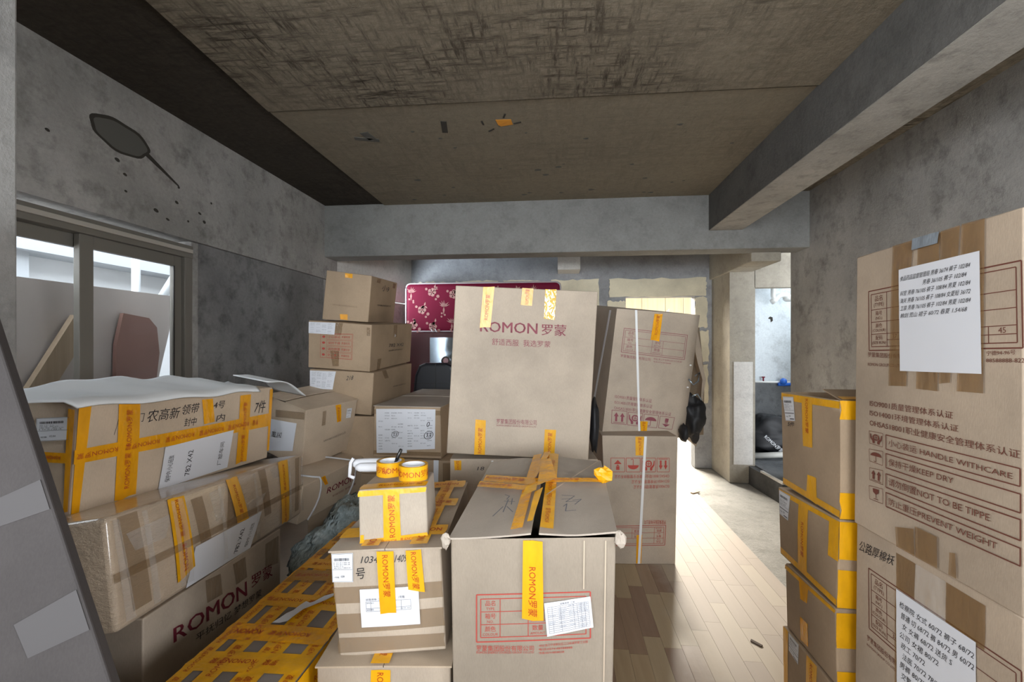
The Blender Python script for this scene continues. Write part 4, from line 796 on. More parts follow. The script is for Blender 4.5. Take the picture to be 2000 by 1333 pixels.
for k in range(26):
    x, y, r = rnd.uniform(-1.4, 1.3), rnd.uniform(2.7, 4.3), rnd.uniform(.006, .02)
    prism('formwork_scar', [(x+r*(1+.4*math.sin(3*t+k))*math.cos(t)*1.4, y+r*math.sin(t)) for t in [i*.785 for i in range(8)]], 'z', 2.8825, 2.8845, 'scar_mid', ce)
mk('orange_paper_scrap', [(-.385,2.80,2.8815),(-.29,2.805,2.882),(-.285,2.87,2.8825),(-.36,2.885,2.8815),(-.375,2.86,2.8785),(-.385,2.80,2.8835),(-.29,2.805,2.8838),(-.285,2.87,2.8838),(-.36,2.885,2.8835),(-.375,2.86,2.8825)], [(0,1,2,3,4),(9,8,7,6,5),(0,5,6,1),(1,6,7,2),(2,7,8,3),(3,8,9,4),(4,9,5,0)], 'orange_paper', ce)
# beams
b1 = slab('ceiling_beam', -2.5, 2.3, 4.4, 4.65, 2.385, 2.9, 'plaster_beam', kind=ST, bev=.008)
mk('ceiling_beam', [(1.365,-3.8,2.574),(1.60,-3.8,2.574),(1.67,4.42,2.56),(1.375,4.42,2.56),(1.365,-3.8,2.91),(1.60,-3.8,2.91),(1.67,4.42,2.91),(1.375,4.42,2.91)], CUBEF, 'plaster_side_shaded')['kind'] = ST  # darker plaster colour stands in for shade on the beam's side
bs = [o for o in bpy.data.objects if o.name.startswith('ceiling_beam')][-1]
mk('beam_soffit_lit', [(1.367,-3.8,2.57),(1.598,-3.8,2.57),(1.668,4.40,2.556),(1.377,4.40,2.556),(1.367,-3.8,2.575),(1.598,-3.8,2.575),(1.668,4.40,2.561),(1.377,4.40,2.561)], CUBEF, 'plaster_soffit', bs)  # patchy paler plaster, its colour also carrying light bounced off the floor
slab('ceiling_beam', 1.83, 2.10, 4.6, 5.86, 2.30, 2.9, 'plaster_warm', kind=ST, bev=.008)
# left wall with the window opening (y .62-2.74, z 1.0-2.13)
wl = multi('wall_left', [(-2.50,-2.36,-4.0,-1.05,0,2.168),(-2.50,-2.36,-1.05,.5,0,.85),(-2.50,-2.36,.5,.62,0,2.168),(-2.50,-2.36,.62,2.74,0,1.0),(-2.50,-2.33,-4.0,4.66,2.17,2.95),(-2.50,-2.36,2.74,4.66,0,2.168)], 'plaster_wall', kind=ST)  # unseen gap behind the camera added to let the left fill through
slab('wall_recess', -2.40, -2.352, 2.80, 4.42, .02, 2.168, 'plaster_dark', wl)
mk('window_reveal', cubev(-2.498,-2.345,2.737,2.79,.98,2.165), CUBEF, 'plaster_wall', wl)
ang = [i*math.pi/20 for i in range(40)]
def oncollar(y, z, ry, rz, tilt, mat, x=-2.327, nm='plaster_patch', ph=0):
    pts = []
    for t in ang:
        r = 1+.035*math.sin(3*t+ph)+.03*math.sin(7*t+1+ph); p, q = ry*r*math.cos(t), rz*r*math.sin(t)
        pts.append((y+p*math.cos(tilt)-q*math.sin(tilt), z+p*math.sin(tilt)+q*math.cos(tilt)))
    return prism(nm, pts, 'x', x-.012, x, mat, wl)
oncollar(2.245, 2.615, .17, .085, -.06, 'scar_dark', -2.3285)
oncollar(2.245, 2.612, .15, .070, -.06, 'scar_mid', -2.327)
prism('plaster_crack', [(2.40,2.60),(2.62,2.485),(2.615,2.478),(2.39,2.575)], 'x', -2.335, -2.327, 'scar_dark', wl)
for k in range(14):
    oncollar(rnd.uniform(1.6, 2.9), rnd.uniform(2.25, 2.5), rnd.uniform(.006, .018), rnd.uniform(.004, .01), -.3, 'scar_dark', -2.3285, 'plaster_pit', k)
# window
wn = thing('window_1', None, None, (-2.42, 1.68, 1.0)); wn['kind'] = ST
def fr(nm, y0, y1, z0, z1, x0, x1, mat='aluminium', p=wn): return slab(nm, x0, x1, y0, y1, z0, z1, mat, p, bev=.003)
fr('frame_head', .62, 2.74, 2.055, 2.135, -2.44, -2.335); fr('frame_sill', .62, 2.74, 1.0, 1.06, -2.44, -2.34)
fr('frame_jamb', 2.672, 2.735, 1.06, 2.055, -2.44, -2.335); fr('frame_jamb', .62, .68, 1.06, 2.055, -2.44, -2.335)
fr('head_track', .62, 2.72, 2.085, 2.11, -2.335, -2.318, 'aluminium_light')
for (ya, yb, xa, xb, st) in ((.68, 2.135, -2.425, -2.395, 2), (2.05, 2.67, -2.388, -2.355, 1)):
    sh = thing('sash', None, None, (0,0,0)); sh.parent = wn
    def sf_(nm, *a): return slab(nm, *a, 'aluminium', sh, bev=.002)
    sf_('stile', xa, xb, ya, ya+.07, 1.06, 2.055); sf_('stile', xa, xb, yb-.055, yb, 1.06, 2.055)
    sf_('rail', xa+.001, xb-.001, ya+.071, yb-.056, 1.99, 2.055); sf_('rail', xa+.001, xb-.001, ya+.071, yb-.056, 1.06, 1.13)
    slab('gasket', xb, xb+.003, yb-.062, yb-.055, 1.13, 1.99, 'rubber_black', sh)
    slab('pane', (xa+xb)/2-.003, (xa+xb)/2+.003, ya+.06, yb-.05, 1.12, 2.0, 'glass', sh)
# left wall beyond the beam: slanted white lintel over an opening
def slant(nm, t0, t1, z0, z1, d0, d1, mat, par=None):
    a, b_ = V((-2.36, 4.64, 0)), V((-1.90, 5.86, 0)); n = V((b_.y-a.y, -(b_.x-a.x), 0)).normalized()
    q = [a.lerp(b_, t) + n*d for t, d in ((t0, d0), (t1, d0), (t1, d1), (t0, d1))]
    return mk(nm, [(p.x, p.y, z) for z in (z0, z1) for p in q], CUBEF, mat, par)
ws = slant('wall_left_rear', .72, 1.0, 2.04, 2.95, -.1, 0, 'plaster_light'); fixn(ws); fixn(slant('wall_lintel', -.02, .7199, 2.225, 2.95, -.1, 0, 'plaster_light', ws)); ws['kind'] = ST
for a in ((-.02, 1.0, 0, .6), (.93, 1.0, .6, 2.04)): fixn(slant('wall_pier', a[0], a[1], a[2], a[3], -.19, -.01, 'plaster_light', ws))
fixn(slant('door_panel', .725, .95, .6, 2.03, -.06, -.03, 'plaster_soffit', ws))
fixn(slant('door_post', .955, 1.0, .6, 2.035, -.05, .012, 'rubber_black', ws))
# right wall, bathroom block, back wall
multi('wall_right', [(2.25,2.46,.45,4.74,0,2.95),(2.25,2.46,-4.0,-1.05,0,2.95),(2.25,2.46,-1.05,.45,0,.95),(2.25,2.46,-1.05,.45,2.25,2.95)], 'plaster_wall', kind=ST)  # gap behind the camera is added, unseen, to admit the right fill lamp
wb = multi('wall_bathroom_front', [(1.86,2.126,5.25,5.86,0,2.95),(2.12,4.2,5.25,5.37,2.13,2.95),(2.95,4.2,5.25,5.37,0,2.2)], 'plaster_warm', kind=ST)
slab('plaster_band', 1.90, 2.10, 5.243, 5.252, .20, 1.32, 'plaster_light', wb)
multi('wall_bathroom_back', [(2.0,4.2,6.3,6.42,1.02,2.95),(2.0,2.12,5.86,6.42,1.02,2.95)], 'bath_wall', kind=ST)
multi('wall_bathroom_lower', [(2.0,4.2,6.27,6.42,0,1.02),(2.0,2.14,5.37,6.42,0,1.02),(2.1,4.2,5.9,6.3,0,.16)], 'bath_dark', kind=ST)
slab('wall_bathroom_side', 4.1, 4.2, 4.6, 6.42, 0, 2.95, 'bath_wall', kind=ST)
kb = prism('bathroom_kerb', [(2.06,5.12),(2.10,4.58),(2.9,4.58),(2.9,5.9),(2.06,5.9)], 'z', -.01, .185, 'stained_wall'); kb['kind'] = ST
prism('kerb_edge', [(2.075,5.0),(2.098,4.575),(2.9,4.575),(2.9,4.63),(2.12,4.63),(2.105,5.0)], 'z', .185, .205, 'plaster_light', kb)
slab('kerb_top', 2.13, 2.9, 4.63, 5.9, .184, .196, 'bath_dark', kb)
wk = multi('wall_back', [(-2.0,.83,5.84,6.0,0,2.95),(1.66,1.88,5.84,6.0,0,2.95),(.83,1.66,5.84,6.0,2.10,2.95)], 'plaster_back', kind=ST)
def block(x0, x1, z0, z1, d=.018):
    n = 11; pts = []
    for i in range(n): pts.append((x0+(x1-x0)*i/n, z0+rnd.uniform(-.008, .008)))
    for i in range(n): pts.append((x1+rnd.uniform(-.008, .008), z0+(z1-z0)*i/n))
    for i in range(n): pts.append((x1-(x1-x0)*i/n, z1+rnd.uniform(-.014, .012)))
    for i in range(n): pts.append((x0+rnd.uniform(-.008, .008), z1-(z1-z0)*i/n))
    prism('block', pts, 'y', 5.84-d, 5.85, 'block_cream', wk)
for (x0, x1, z0, z1) in ((-1.87,-1.39,2.16,2.318),(-1.31,-.77,2.16,2.325),(-.70,-.17,2.16,2.325),(-.09,.50,1.82,2.325),(.63,1.79,2.105,2.325),(.60,.826,1.74,2.05),(.63,.826,1.40,1.70),(1.665,1.80,1.72,2.09),(1.665,1.82,1.30,1.68),(1.665,1.81,.8,1.27),(-.09,.50,1.45,1.77)):
    block(x0, x1, z0, z1)
slab('concrete_stub', -.01, .255, 5.5, 5.84, 2.40, 2.9, 'plaster_light', wk)
# back room seen through the doorway
slab('wall_backroom', -1.2, 4.2, 8.5, 8.6, 0, 2.95, 'cladding', kind=ST)
cl = bpy.data.objects['wall_backroom']
x = .5
while x < 3.3:
    w = rnd.uniform(.26, .46); slab('cladding_board', x, x+w-.006, 8.47, 8.5, 0, 2.9, 'cladding', cl); x += w
mk('white_sheet', [(1.55,8.455,1.75),(1.96,8.455,1.75),(1.96,8.455,2.16),(1.55,8.465,1.75),(1.96,8.465,1.75),(1.96,8.465,2.16)], [(0,1,2),(5,4,3),(0,3,4,1),(1,4,5,2),(2,5,3,0)], 'paper', cl)
slab('wall_backroom_left', -1.3, -1.2, 6.0, 8.6, 0, 2.95, 'plaster_light', kind=ST); slab('wall_backroom_right', 4.1, 4.2, 6.42, 8.6, 0, 2.95, 'plaster_light', kind=ST)
# unseen wall behind the camera, high sill shaped to shade the low cartons, and the column at the left edge
multi('wall_front', [(-2.6,-1.5,-1.4,-1.2,0,2.95),(2.0,2.46,-1.4,-1.2,0,2.95),(-1.5,2.0,-1.4,-1.2,2.55,2.95),(-1.5,2.0,-1.4,-1.2,0,1.2)], 'plaster_wall', kind=ST)
slab('column', -2.36, -1.25, .75, .95, 0, 2.95, 'plaster_grey', kind=ST, bev=.006)
# ------------------------------------------------------------------ outside the window
slab('ground_outside', -16, -2.62, -8, 14, -.4, -.1, 'exterior_grey', kind=ST)
ex = slab('exterior_wall', -5.2, -4.7, -3, 14, -.2, 3.2, 'exterior_white', kind=ST)
slab('exterior_wall_far', -9, -2.3, 8.2, 8.4, -.2, 3.2, 'exterior_grey', kind=ST)
slab('exterior_wall_near', -3.6, -3.5, 4.9, 8.2, -.2, 2.6, 'plaster_grey', kind=ST)
slab('ledge', -4.7, -4.4, 2.6, 14, 2.30, 2.42, 'exterior_grey', ex); slab('pilaster', -4.72, -4.5, 3.2, 3.5, -.2, 3.2, 'exterior_grey', ex)
o = prism('plywood_sheet', [(.3,-.1),(2.74,-.1),(2.84,1.0),(2.89,1.22),(3.02,1.70),(3.02,1.85),(.3,1.85)], 'x', -2.76, -2.735, 'sheet_brown'); setp(o, 'dark brown sheet standing on edge outside the window, blocking its lower half', 'sheet')
o = prism('wooden_plank', [(1.45,.2),(1.56,.2),(2.405,1.61),(2.31,1.67)], 'x', -2.715, -2.68, 'plank_wood'); setp(o, 'light wooden plank leaning diagonally behind the larger window pane', 'plank')
o = prism('board', [(2.53,-.1),(2.73,-.1),(2.80,1.0),(2.86,1.45),(2.84,1.62),(2.78,1.68),(2.60,1.70),(2.555,1.5)], 'x', -2.71, -2.685, 'sheet_red'); setp(o, 'reddish brown board leaning behind the smaller window pane', 'board')
sf2 = thing('steel_frame', 'pale steel frame with slanting struts standing outside the window', 'frame', (-3.6, 3.9, -.1))
for a, b_ in (((-3.6,3.6,-.1),(-3.6,3.6,2.9)), ((-3.6,3.7,1.7),(-3.6,4.5,2.9)), ((-3.6,4.02,1.6),(-3.6,4.75,2.75)), ((-3.6,4.25,-.1),(-3.6,4.25,2.9))):
    tube('strut', [a, b_], .045, 'steel_pale', sf2, 4)

# ------------------------------------------------------------------ the cartons
GL, GM, GR, GB = 'cartons piled along the window wall', 'cartons in the middle of the room', 'cartons stacked by the right wall', 'cartons stacked at the back left'
carton('S1', 'large brown carton by the right wall with a handwritten sheet, upper of two', 'carton_right', GR)
carton('S2', 'large brown carton by the right wall bearing an identical carton on top', 'carton_right', GR)
carton('R1', 'open-topped yellow-taped carton, topmost of the narrow right stack', 'carton_kraft', GR, skip='T', inside=True)
carton('R2', 'yellow-taped carton directly under the open-topped one', 'carton_kraft', GR)
carton('R3', 'crushed carton without a shipping label, third down in the narrow right stack', 'carton_kraft', GR)
carton('R4', 'bottom carton of the narrow right stack, shipping label at its far corner', 'carton_kraft', GR)
carton('M', 'tall tan carton with a big purple company logo standing upright in the centre', 'carton_tan', GM)
carton('M2', 'tan carton underneath the tall logo carton, mostly hidden', 'carton_tan', GM)
carton('BIG', 'big carton with lifted lid flaps and a red printed table on its front', 'carton_big', GM, skip='T')
carton('J', 'carton banded in brown tape with a white list, under the small taped box', 'carton_tan', GM, skip='T')
carton('K', 'tan carton underneath the carton that is banded in brown tape', 'carton_tan', GM, skip='T')
carton('I', 'small tan box edged in yellow tape carrying two rolls of tape', 'carton_pale', GM)
carton('N', 'carton with two taped list sheets and a circled 13, behind the tape rolls', 'carton_kraft', GM, skip='T')
carton('P1', 'carton below the one with the circled 13, showing a strip of white paper', 'carton_kraft', GM)
carton('L1', 'long carton covered in yellow tape and handwriting, under the white foam sheet', 'carton_brown', GL)
carton('L2', 'long carton shrouded in shiny clear film with three yellow strips, in the left pile', 'carton_wrap', GL)
carton('L3', 'carton with a dark maroon logo at the bottom of the left pile', 'carton_tan', GL)
carton('L4', 'brown carton with lid flaps and a white sheet on its end, beyond the foam', 'carton_brown', GL, skip='T')
carton('L5', 'carton bound with two white cords, left of the tape rolls', 'carton_brown', GL)
carton('H', 'long low carton crisscrossed with yellow tape all over its top', 'carton_grey', GL)
carton('O1', 'plain carton on top of the back left stack, below the beam', 'carton_kraft', GB)
carton('O2', 'carton with a red handling table, second from the top in the back left stack', 'carton_kraft', GB)
carton('O3', 'dented carton with a white sheet and 218 on it, third in the back left stack', 'carton_kraft', GB)
carton('O4', 'pale carton under the dented one in the back left stack, half hidden', 'carton_kraft', GB)
carton('O5', 'lowest carton of the back left stack, almost wholly hidden', 'carton_kraft', GB)
carton('Q1', 'torn carton with a white strap and purple printing, on top of the strapped pair', 'carton_tan', 'strapped cartons by the doorway', skip='R', inside=True)
carton('Q2', 'strapped tan carton on the laminate floor with its red printing upside down', 'carton_tan', 'strapped cartons by the doorway')
for e in D: decal(e)
# lids
def arch(h0, h1): return lambda s, t: (h0*(1-t)+h1*t)*max(0, 1-abs(s-.5)*2)**1.2
flap('BIG', 0, .500, 'flap_grey', s1b=.520, lift=lambda s, t: .022*(s*2)**2*(.5+.5*math.sin(t*3))+.012*max(0, t-.8)/.2*math.sin(s*6)**2)
flap('BIG', .548, 1, 'flap_grey', s0b=.555, lift=lambda s, t: .030*((1-s)*2)**1.4*(.4+.6*t)+.03*max(0, s-.75)*4*max(0, .4-t))
for k_, cm in (('J', 'carton_tan'), ('K', 'carton_brown'), ('N', 'flap_grey'), ('L4', 'carton_brown')):
    if k_ in ('J', 'K'): flap(k_, 0, .497, cm, lift=lambda s, t: .004*s); flap(k_, .503, 1, cm, lift=lambda s, t: .004*(1-s))
    else:
        flap(k_, 0, 1, cm, 0, .492, lift=lambda s, t: .006*t); flap(k_, 0, 1, cm, .508, 1, lift=lambda s, t: .02*max(0, .75-t)*2 if k_ == 'L4' else .004)
# tape and paper over the big carton's lid
RB = CELL['BIG'][0]; sT = Surf('BIG', 'T')
def lid(name, mat, pts, off, parent=RB, text=None, wr=.002):
    """patch over the lid, pts = four (s,t) with heights"""
    L = ((sT(*pts[1][:2])-sT(*pts[0][:2])).length); n, m_ = 16, 5; vs = []
    H = ((sT(*pts[3][:2])-sT(*pts[0][:2])).length)
    def P_(a, b_):
        q = [(1-a)*(1-b_), a*(1-b_), a*b_, (1-a)*b_]
        s_, t_, z = (sum(w*p[i] for w, p in zip(q, pts)) for i in range(3)); return sT(s_, t_, z)
    for j in range(m_+1):
        for i in range(n+1):
            p = P_(i/n, j/m_); vs.append(p+V((0,0,off+wr*abs(noise.noise(p*30)))))
    fs = [(j*(n+1)+i, j*(n+1)+i+1, (j+1)*(n+1)+i+1, (j+1)*(n+1)+i) for j in range(m_) for i in range(n)]
    o = mk(name, vs, fs, mat, parent, True)
    if text:
        P2 = Print(L, H); w = TX['ROMON罗蒙'][2]*.42*H
        x = .04*L
        while x+w < L: P2.text('ROMON罗蒙', x/L, .28, (x+w)/L, .70); x += w*1.25
        if P2.v: mk('printed_lettering', [P_(a, b_)+V((0,0,off+.0032)) for a, b_ in P2.v], P2.f, 'tape_red', o)
    return o
lid('tape_strip', 'tapeold', [(.02,.62,.008),(.49,.44,.030),(.49,.53,.034),(.02,.72,.008)], .006, text=1)
lid('tape_strip', 'tapeold', [(.0,.53,.008),(.47,.36,.030),(.47,.43,.030),(.0,.61,.008)], .008, text=1)
lid('tape_strip', 'tapeold', [(.57,.44,.040),(.97,.56,.012),(.97,.62,.012),(.57,.50,.042)], .006, text=1)
lid('tape_strip', 'tapeold', [(.45,.0,.026),(.47,1.0,.032),(.395,1.0,.028),(.375,.0,.020)], .005)
lid('tape_strip', 'tape', [(.555,.0,.026),(.545,1.0,.036),(.625,1.0,.03),(.635,.0,.020)], .005, text=1)
lid('tape_strip', 'tapeold', [(.475,.50,.040),(.56,.95,.046),(.50,.95,.044),(.44,.55,.036)], .010)
lid('tape_strip', 'tapeold', [(.50,.36,.044),(.64,.46,.044),(.57,.78,.05),(.49,.75,.045)], .012)
lid('tape_strip', 'tape', [(.40,.26,.034),(.50,.30,.044),(.50,.38,.044),(.42,.36,.04)], .012)
lid('tape_strip', 'tape', [(.475,.02,.030),(.51,.02,.034),(.545,.34,.044),(.49,.30,.04)], .010)
vs, fs = [], []; c = sT(1.0, .60, .035)
for j in range(7):
    for i in range(10):
        th, ph = math.pi*j/6, 2*math.pi*i/10; r = .024*(1+.55*noise.noise(V((i*1.7, j*2.3, 4))))
        vs.append(c+V((r*1.25*math.sin(th)*math.cos(ph), r*.8*math.sin(th)*math.sin(ph), r*math.cos(th)*1.1)))
for j in range(6):
    for i in range(10): fs.append((j*10+i, j*10+(i+1) % 10, (j+1)*10+(i+1) % 10, (j+1)*10+i))
mk('crumpled_tape', vs, fs, 'tape', RB)
def scribble(s0, t0, w, h, lines, parent=RB):
    P = Print(.3, .3); vs, fs = [], []
    for ln in lines:
        for (a, b_), (c_, d_) in zip(ln, ln[1:]):
            p, q = sT(s0+a*w, t0+b_*h, .021), sT(s0+c_*w, t0+d_*h, .021); n_ = (q-p).cross(sT.n).normalized()*.0016; k = len(vs)
            z = V((0,0,.012)); vs += [p+n_+z, q+n_+z, q-n_+z, p-n_+z]; fs.append((k, k+1, k+2, k+3))
    mk('handwriting', vs, fs, 'fine_ink', parent)
scribble(.24, .10, .13, .20, [[(0,0),(.35,.5)],[(.5,.9),(.45,.2)],[(.3,.8),(.9,.75)],[(.55,.5),(.95,.2)],[(.7,.95),(.75,.6)],[(.2,1.2),(.5,1.1),(.4,.9)]])
lid('crease', 'crease', [(.57,.30,.030),(.99,.93,.012),(.99,.945,.012),(.57,.315,.030)], .008)
scribble(.66, .12, .15, .2, [[(.1,1),(.7,.95),(.3,.6),(.9,.65)],[(.2,.35),(.35,.5),(.3,.1),(.75,.15)],[(.7,.45),(1,.75),(.6,.7)],[(.1,.75),(.6,.8)]])
for s_, t_, dx in ((.0, .0, -.012), (1.0, .0, .012)):
    vs, fs = [], []; c = sT(s_, t_, -.004)+V((dx, -.004, 0))
    for j in range(6):
        for i in range(8):
            th, ph = math.pi*j/5, 2*math.pi*i/8; r = .014*(1+.6*noise.noise(V((i*2.1+s_*9, j*1.9, 1))))
            vs.append(c+V((r*math.sin(th)*math.cos(ph), r*.8*math.sin(th)*math.sin(ph), 1.5*r*math.cos(th))))
    for j in range(5):
        for i in range(8): fs.append((j*8+i, j*8+(i+1) % 8, (j+1)*8+(i+1) % 8, (j+1)*8+i))
    mk('torn_corner', vs, fs, 'flap_grey', RB)
# open carton: inner flaps
R1 = dict(zip(NM, B['R1'])); r1 = CELL['R1'][0]
def sheet4(name, pts, mat, parent, th=.004):
    a, b_, c, d_ = [V(p) for p in pts]; n = (b_-a).cross(d_-a).normalized()*th
    o = mk(name, [a, b_, c, d_, a+n, b_+n, c+n, d_+n], CUBEF, mat, parent); fixn(o); return o
FL, FR, BL, BR = (V(R1[k]) for k in ('FTL', 'FTR', 'BTL', 'BTR'))
sheet4('flap', [BL+V((0,0,0)), BR+V((0,0,0)), BR+V((.04,0,.09)), BL+V((.04,0,.075))], 'carton_inside', r1)
sheet4('flap', [FR+V((.01,.008,-.004)), BR+V((-.01,.008,-.004)), BR+V((-.03,.17,.022)), FR+V((.05,.2,.018))], 'carton_kraft', r1)
sheet4('tape_strip', [FR+V((.012,.008,.0045)), BR+V((-.01,.008,.0045)), BR+V((-.012,.04,.010)), FR+V((.02,.05,.009))], 'tape', r1, .0006)
# torn side of the strapped carton with the black bags inside
Q1 = dict(zip(NM, B['Q1'])); q1 = CELL['Q1'][0]; T_, BT, TB_ = V(Q1['FTR']), V(Q1['FBR']), V(Q1['BTR'])
pts = [V(p) for p in ((1.017, 3.5403, 1.7014), (1.0284, 3.5414, 1.595), (1.0648, 3.5652, 1.4427), (1.0686, 3.5656, 1.3586), (1.1016, 3.589, 1.2424), (1.0825, 3.5871, 1.1348), (1.0748, 3.5863, 1.0194), (1.0939, 3.5883, 0.9272), (1.0519, 3.584, 0.8272), (1.023, 3.561, 0.747))]
inn = [V(p) for p in ((0.9923, 3.5177, 1.7002), (0.996, 3.518, 1.5944), (1.0132, 3.5399, 1.443), (1.0321, 3.5418, 1.3594), (1.0724, 3.566, 1.2439), (1.0648, 3.5652, 1.1369), (1.0572, 3.5644, 1.0222), (1.0724, 3.566, 0.9305), (1.0306, 3.5617, 0.8311), (1.0057, 3.5391, 0.7514))]
n = len(pts); o = mk('torn_side', inn+pts+[p+V((.0,.45,0)) for p in pts], [(i, i+1, n+i+1, n+i) for i in range(n-1)]+[(n+i, n+i+1, 2*n+i+1, 2*n+i) for i in range(n-1)], 'carton_tan', q1); md = o.modifiers.new('w', 'SOLIDIFY'); md.thickness = .005
bk = [V(p) for p in ((0.9965, 3.7392, 1.6408), (1.1005, 3.7497, 1.6408), (1.1405, 3.7538, 1.2386), (1.1325, 3.753, 0.7961), (0.9564, 3.7352, 0.7961))]
o = mk('inner_panel', bk+[p+V((0,.006,0)) for p in bk], [(0,1,2,3,4),(9,8,7,6,5)]+[(i, i+5, (i+1) % 5+5, (i+1) % 5) for i in range(5)], 'carton_inside', q1); fixn(o)
for t in (.40, .58):
    p = T_+(BT-T_)*t+V((-.02, -.006, 0)); lathe('staple', [(.0,-.006),(.007,-.004),(.008,.0),(.006,.004),(.0,.006)], p, 'strap', q1, 10)
sheet4('packing_strap', [Surf('Q1','L')(.55,.0,.004), Surf('Q1','L')(.60,.0,.004), Surf('Q1','L')(.85,.98,.004), Surf('Q1','L')(.80,.98,.004)], 'strap', q1, .001)
def blob(name, c, r, mat, seed, amp=.22, fq=2.4, parent=None, nj=22, ni=32, flat=None, crease=.06):
    vs, fs = [], []
    for j in range(nj+1):
        for i in range(ni):
            th, ph = math.pi*j/nj, 2*math.pi*i/ni; d_ = V((math.sin(th)*math.cos(ph), math.sin(th)*math.sin(ph), math.cos(th)))
            k = 1+amp*noise.noise(d_*fq+V((seed, seed*2, 0)))-crease*(1-abs(noise.noise(d_*fq*3+V((seed, 0, seed)))))**4
            p = V((c[0]+r[0]*d_.x*k, c[1]+r[1]*d_.y*k, c[2]+r[2]*d_.z*k))
            if flat is not None: p.z = max(p.z, flat)
            vs.append(p)
    for j in range(nj):
        for i in range(ni): fs.append((j*ni+i, j*ni+(i+1) % ni, (j+1)*ni+(i+1) % ni, (j+1)*ni+i))
    o = mk(name, vs, fs, mat, parent, True, loc=None if parent else (c[0], c[1], c[2]-r[2]))
    bm = bmesh.new(); bm.from_mesh(o.data); bmesh.ops.remove_doubles(bm, verts=bm.verts, dist=1e-6); bmesh.ops.recalc_face_normals(bm, faces=bm.faces); bm.to_mesh(o.data); bm.free()
    return o
bb = blob('black_garment_bag', (0.9868, 3.5372, 0.968), (.085,.13,.16), 'cloth_black', 3, .35, 2.2); setp(bb, 'black garment bag spilling from the torn side of the strapped carton', 'bag')
blob('bag_fold', (0.8847, 3.3862, 0.8768), (.03,.07,.06), 'cloth_black', 5, .3, 2.2, bb, 12, 16)
tube('handle_loop', [(0.9704, 3.4149, 1.28), (1.0032, 3.4183, 1.3057), (0.9959, 3.4175, 1.2433), (0.9594, 3.4138, 1.2177), (0.9266, 3.4105, 1.258)], .006, 'mirror_blue', bb, 6)
tube('handle_loop', [(0.9521, 3.4131, 1.1333), (0.9886, 3.4168, 1.1517), (1.0178, 3.4197, 1.1077)], .006, 'mirror_blue', bb, 6)
b2 = blob('black_garment_bag', (0.2021, 2.6839, 1.0436), (.03,.10,.15), 'cloth_black', 8, .3, 2.2, nj=14, ni=18); setp(b2, 'sliver of black garment bag squeezed behind the tall logo carton', 'bag')
# ------------------------------------------------------------------ cords on the bound carton
r5 = CELL['L5'][0]; sF, sTp = Surf('L5', 'F'), Surf('L5', 'T')
for s_ in (.20, .70):
    pts = [sTp(s_-.13, .95, .006), sTp(s_-.10, .5, .016), sTp(s_-.04, .08, .014), sTp(s_, 0, .008)]+[sF(s_+.035*math.sin(u*3)-.10*u*u, 1-u, .008) for u in (.03,.15,.3,.5,.7,.85,1.0)]
    q = []
    for i in range(len(pts)-1):
        for k in range(3): q.append(pts[i].lerp(pts[i+1], k/3))
    tube('cord', q+[pts[-1]], .0055, 'white_cotton', r5, 6)
# ------------------------------------------------------------------ foam sheets on the long carton
s1 = Surf('L1', 'T')
def foam(name, label, g, nu, nv, th=.007):
    vs = [g(i/nu, j/nv) for j in range(nv+1) for i in range(nu+1)]; fs = [(j*(nu+1)+i, j*(nu+1)+i+1, (j+1)*(nu+1)+i+1, (j+1)*(nu+1)+i) for j in range(nv) for i in range(nu)]
    c = sum((V(v_) for v_ in vs), V())/len(vs); o = mk(name, vs, fs, 'foam_white', None, True, loc=c); md = o.modifiers.new('thick', 'SOLIDIFY'); md.thickness = th; md.offset = 1
    return setp(o, label, 'foam sheet', 'foam sheets on the left pile')
def g1(a, b_):
    lo, hi = -.02-.10*math.sin(math.pi*min(1, b_))*.5-.14*b_**2, .90-.02*math.cos(3*b_)
    s_ = lo+(hi-lo)*a; t_ = -.10+.95*b_+.03*math.sin(a*9)+(.10*(a-.5)**2)
    z = .010+.005*math.sin(a*17+b_*2)+.045*b_**1.5*math.sin(math.pi*min(1, a*1.05+.03))**.6+.006*math.sin(a*31+b_*7)*b_-.022*max(0, .12-b_)/.12
    z -= .03*max(0, .10-a)/.10*(b_)
    return s1(s_, t_, z)
foam('foam_sheet', 'thin white foam sheet lying wavy over the long yellow-taped carton', g1, 48, 16)
def g2(a, b_):
    s_ = .97+.36*a; t_ = .05+.9*b_
    return s1(s_, t_, .026-.002*math.sin(a*9)-.16*max(0, a-.25)**1.6+.02*b_)
foam('foam_sheet', 'second white foam sheet drooping beyond the long yellow-taped carton onto the next', g2, 20, 10, .006)
# ------------------------------------------------------------------ rolls of tape, pen, cloth
def roll(c, label, rot_):
    t = thing('tape_roll', label, 'tape', c, 'rolls of yellow tape'); R, r, h = .0475, .038, .048
    o = lathe('tape_winding', [(r, .0), (R, .0), (R, h), (r, h)], c, 'tape', t, 48)
    lathe('cardboard_core', [(r-.003, -.0003), (r, -.0003), (r, h+.0005), (r-.003, h+.0005)], c, 'tape_core', t, 40)
    vv, ff, asp = TX['ROMON罗蒙']; hh = .023; w = asp*hh; vs, fs = [], []
    for k in range(2):
        n = len(vs)
        for a, b_ in vv:
            th = rot_+k*w*1.28/R+a*w/R; vs.append((c[0]+(R+.0006)*math.cos(th), c[1]+(R+.0006)*math.sin(th), c[2]+.013+b_*hh))
        fs += [tuple(i+n for i in f) for f in ff]
    mk('printed_lettering', vs, fs, 'tape_red', o); return t
cR = V((-0.4795, 1.4893, 1.0682)); cL = V((-0.5802, 1.5495, 1.0556))
zt = 1.052; cR.z = Surf('I','T')(.82,.62).z+.003; cL.z = Surf('I','T')(.35,.85).z+.003
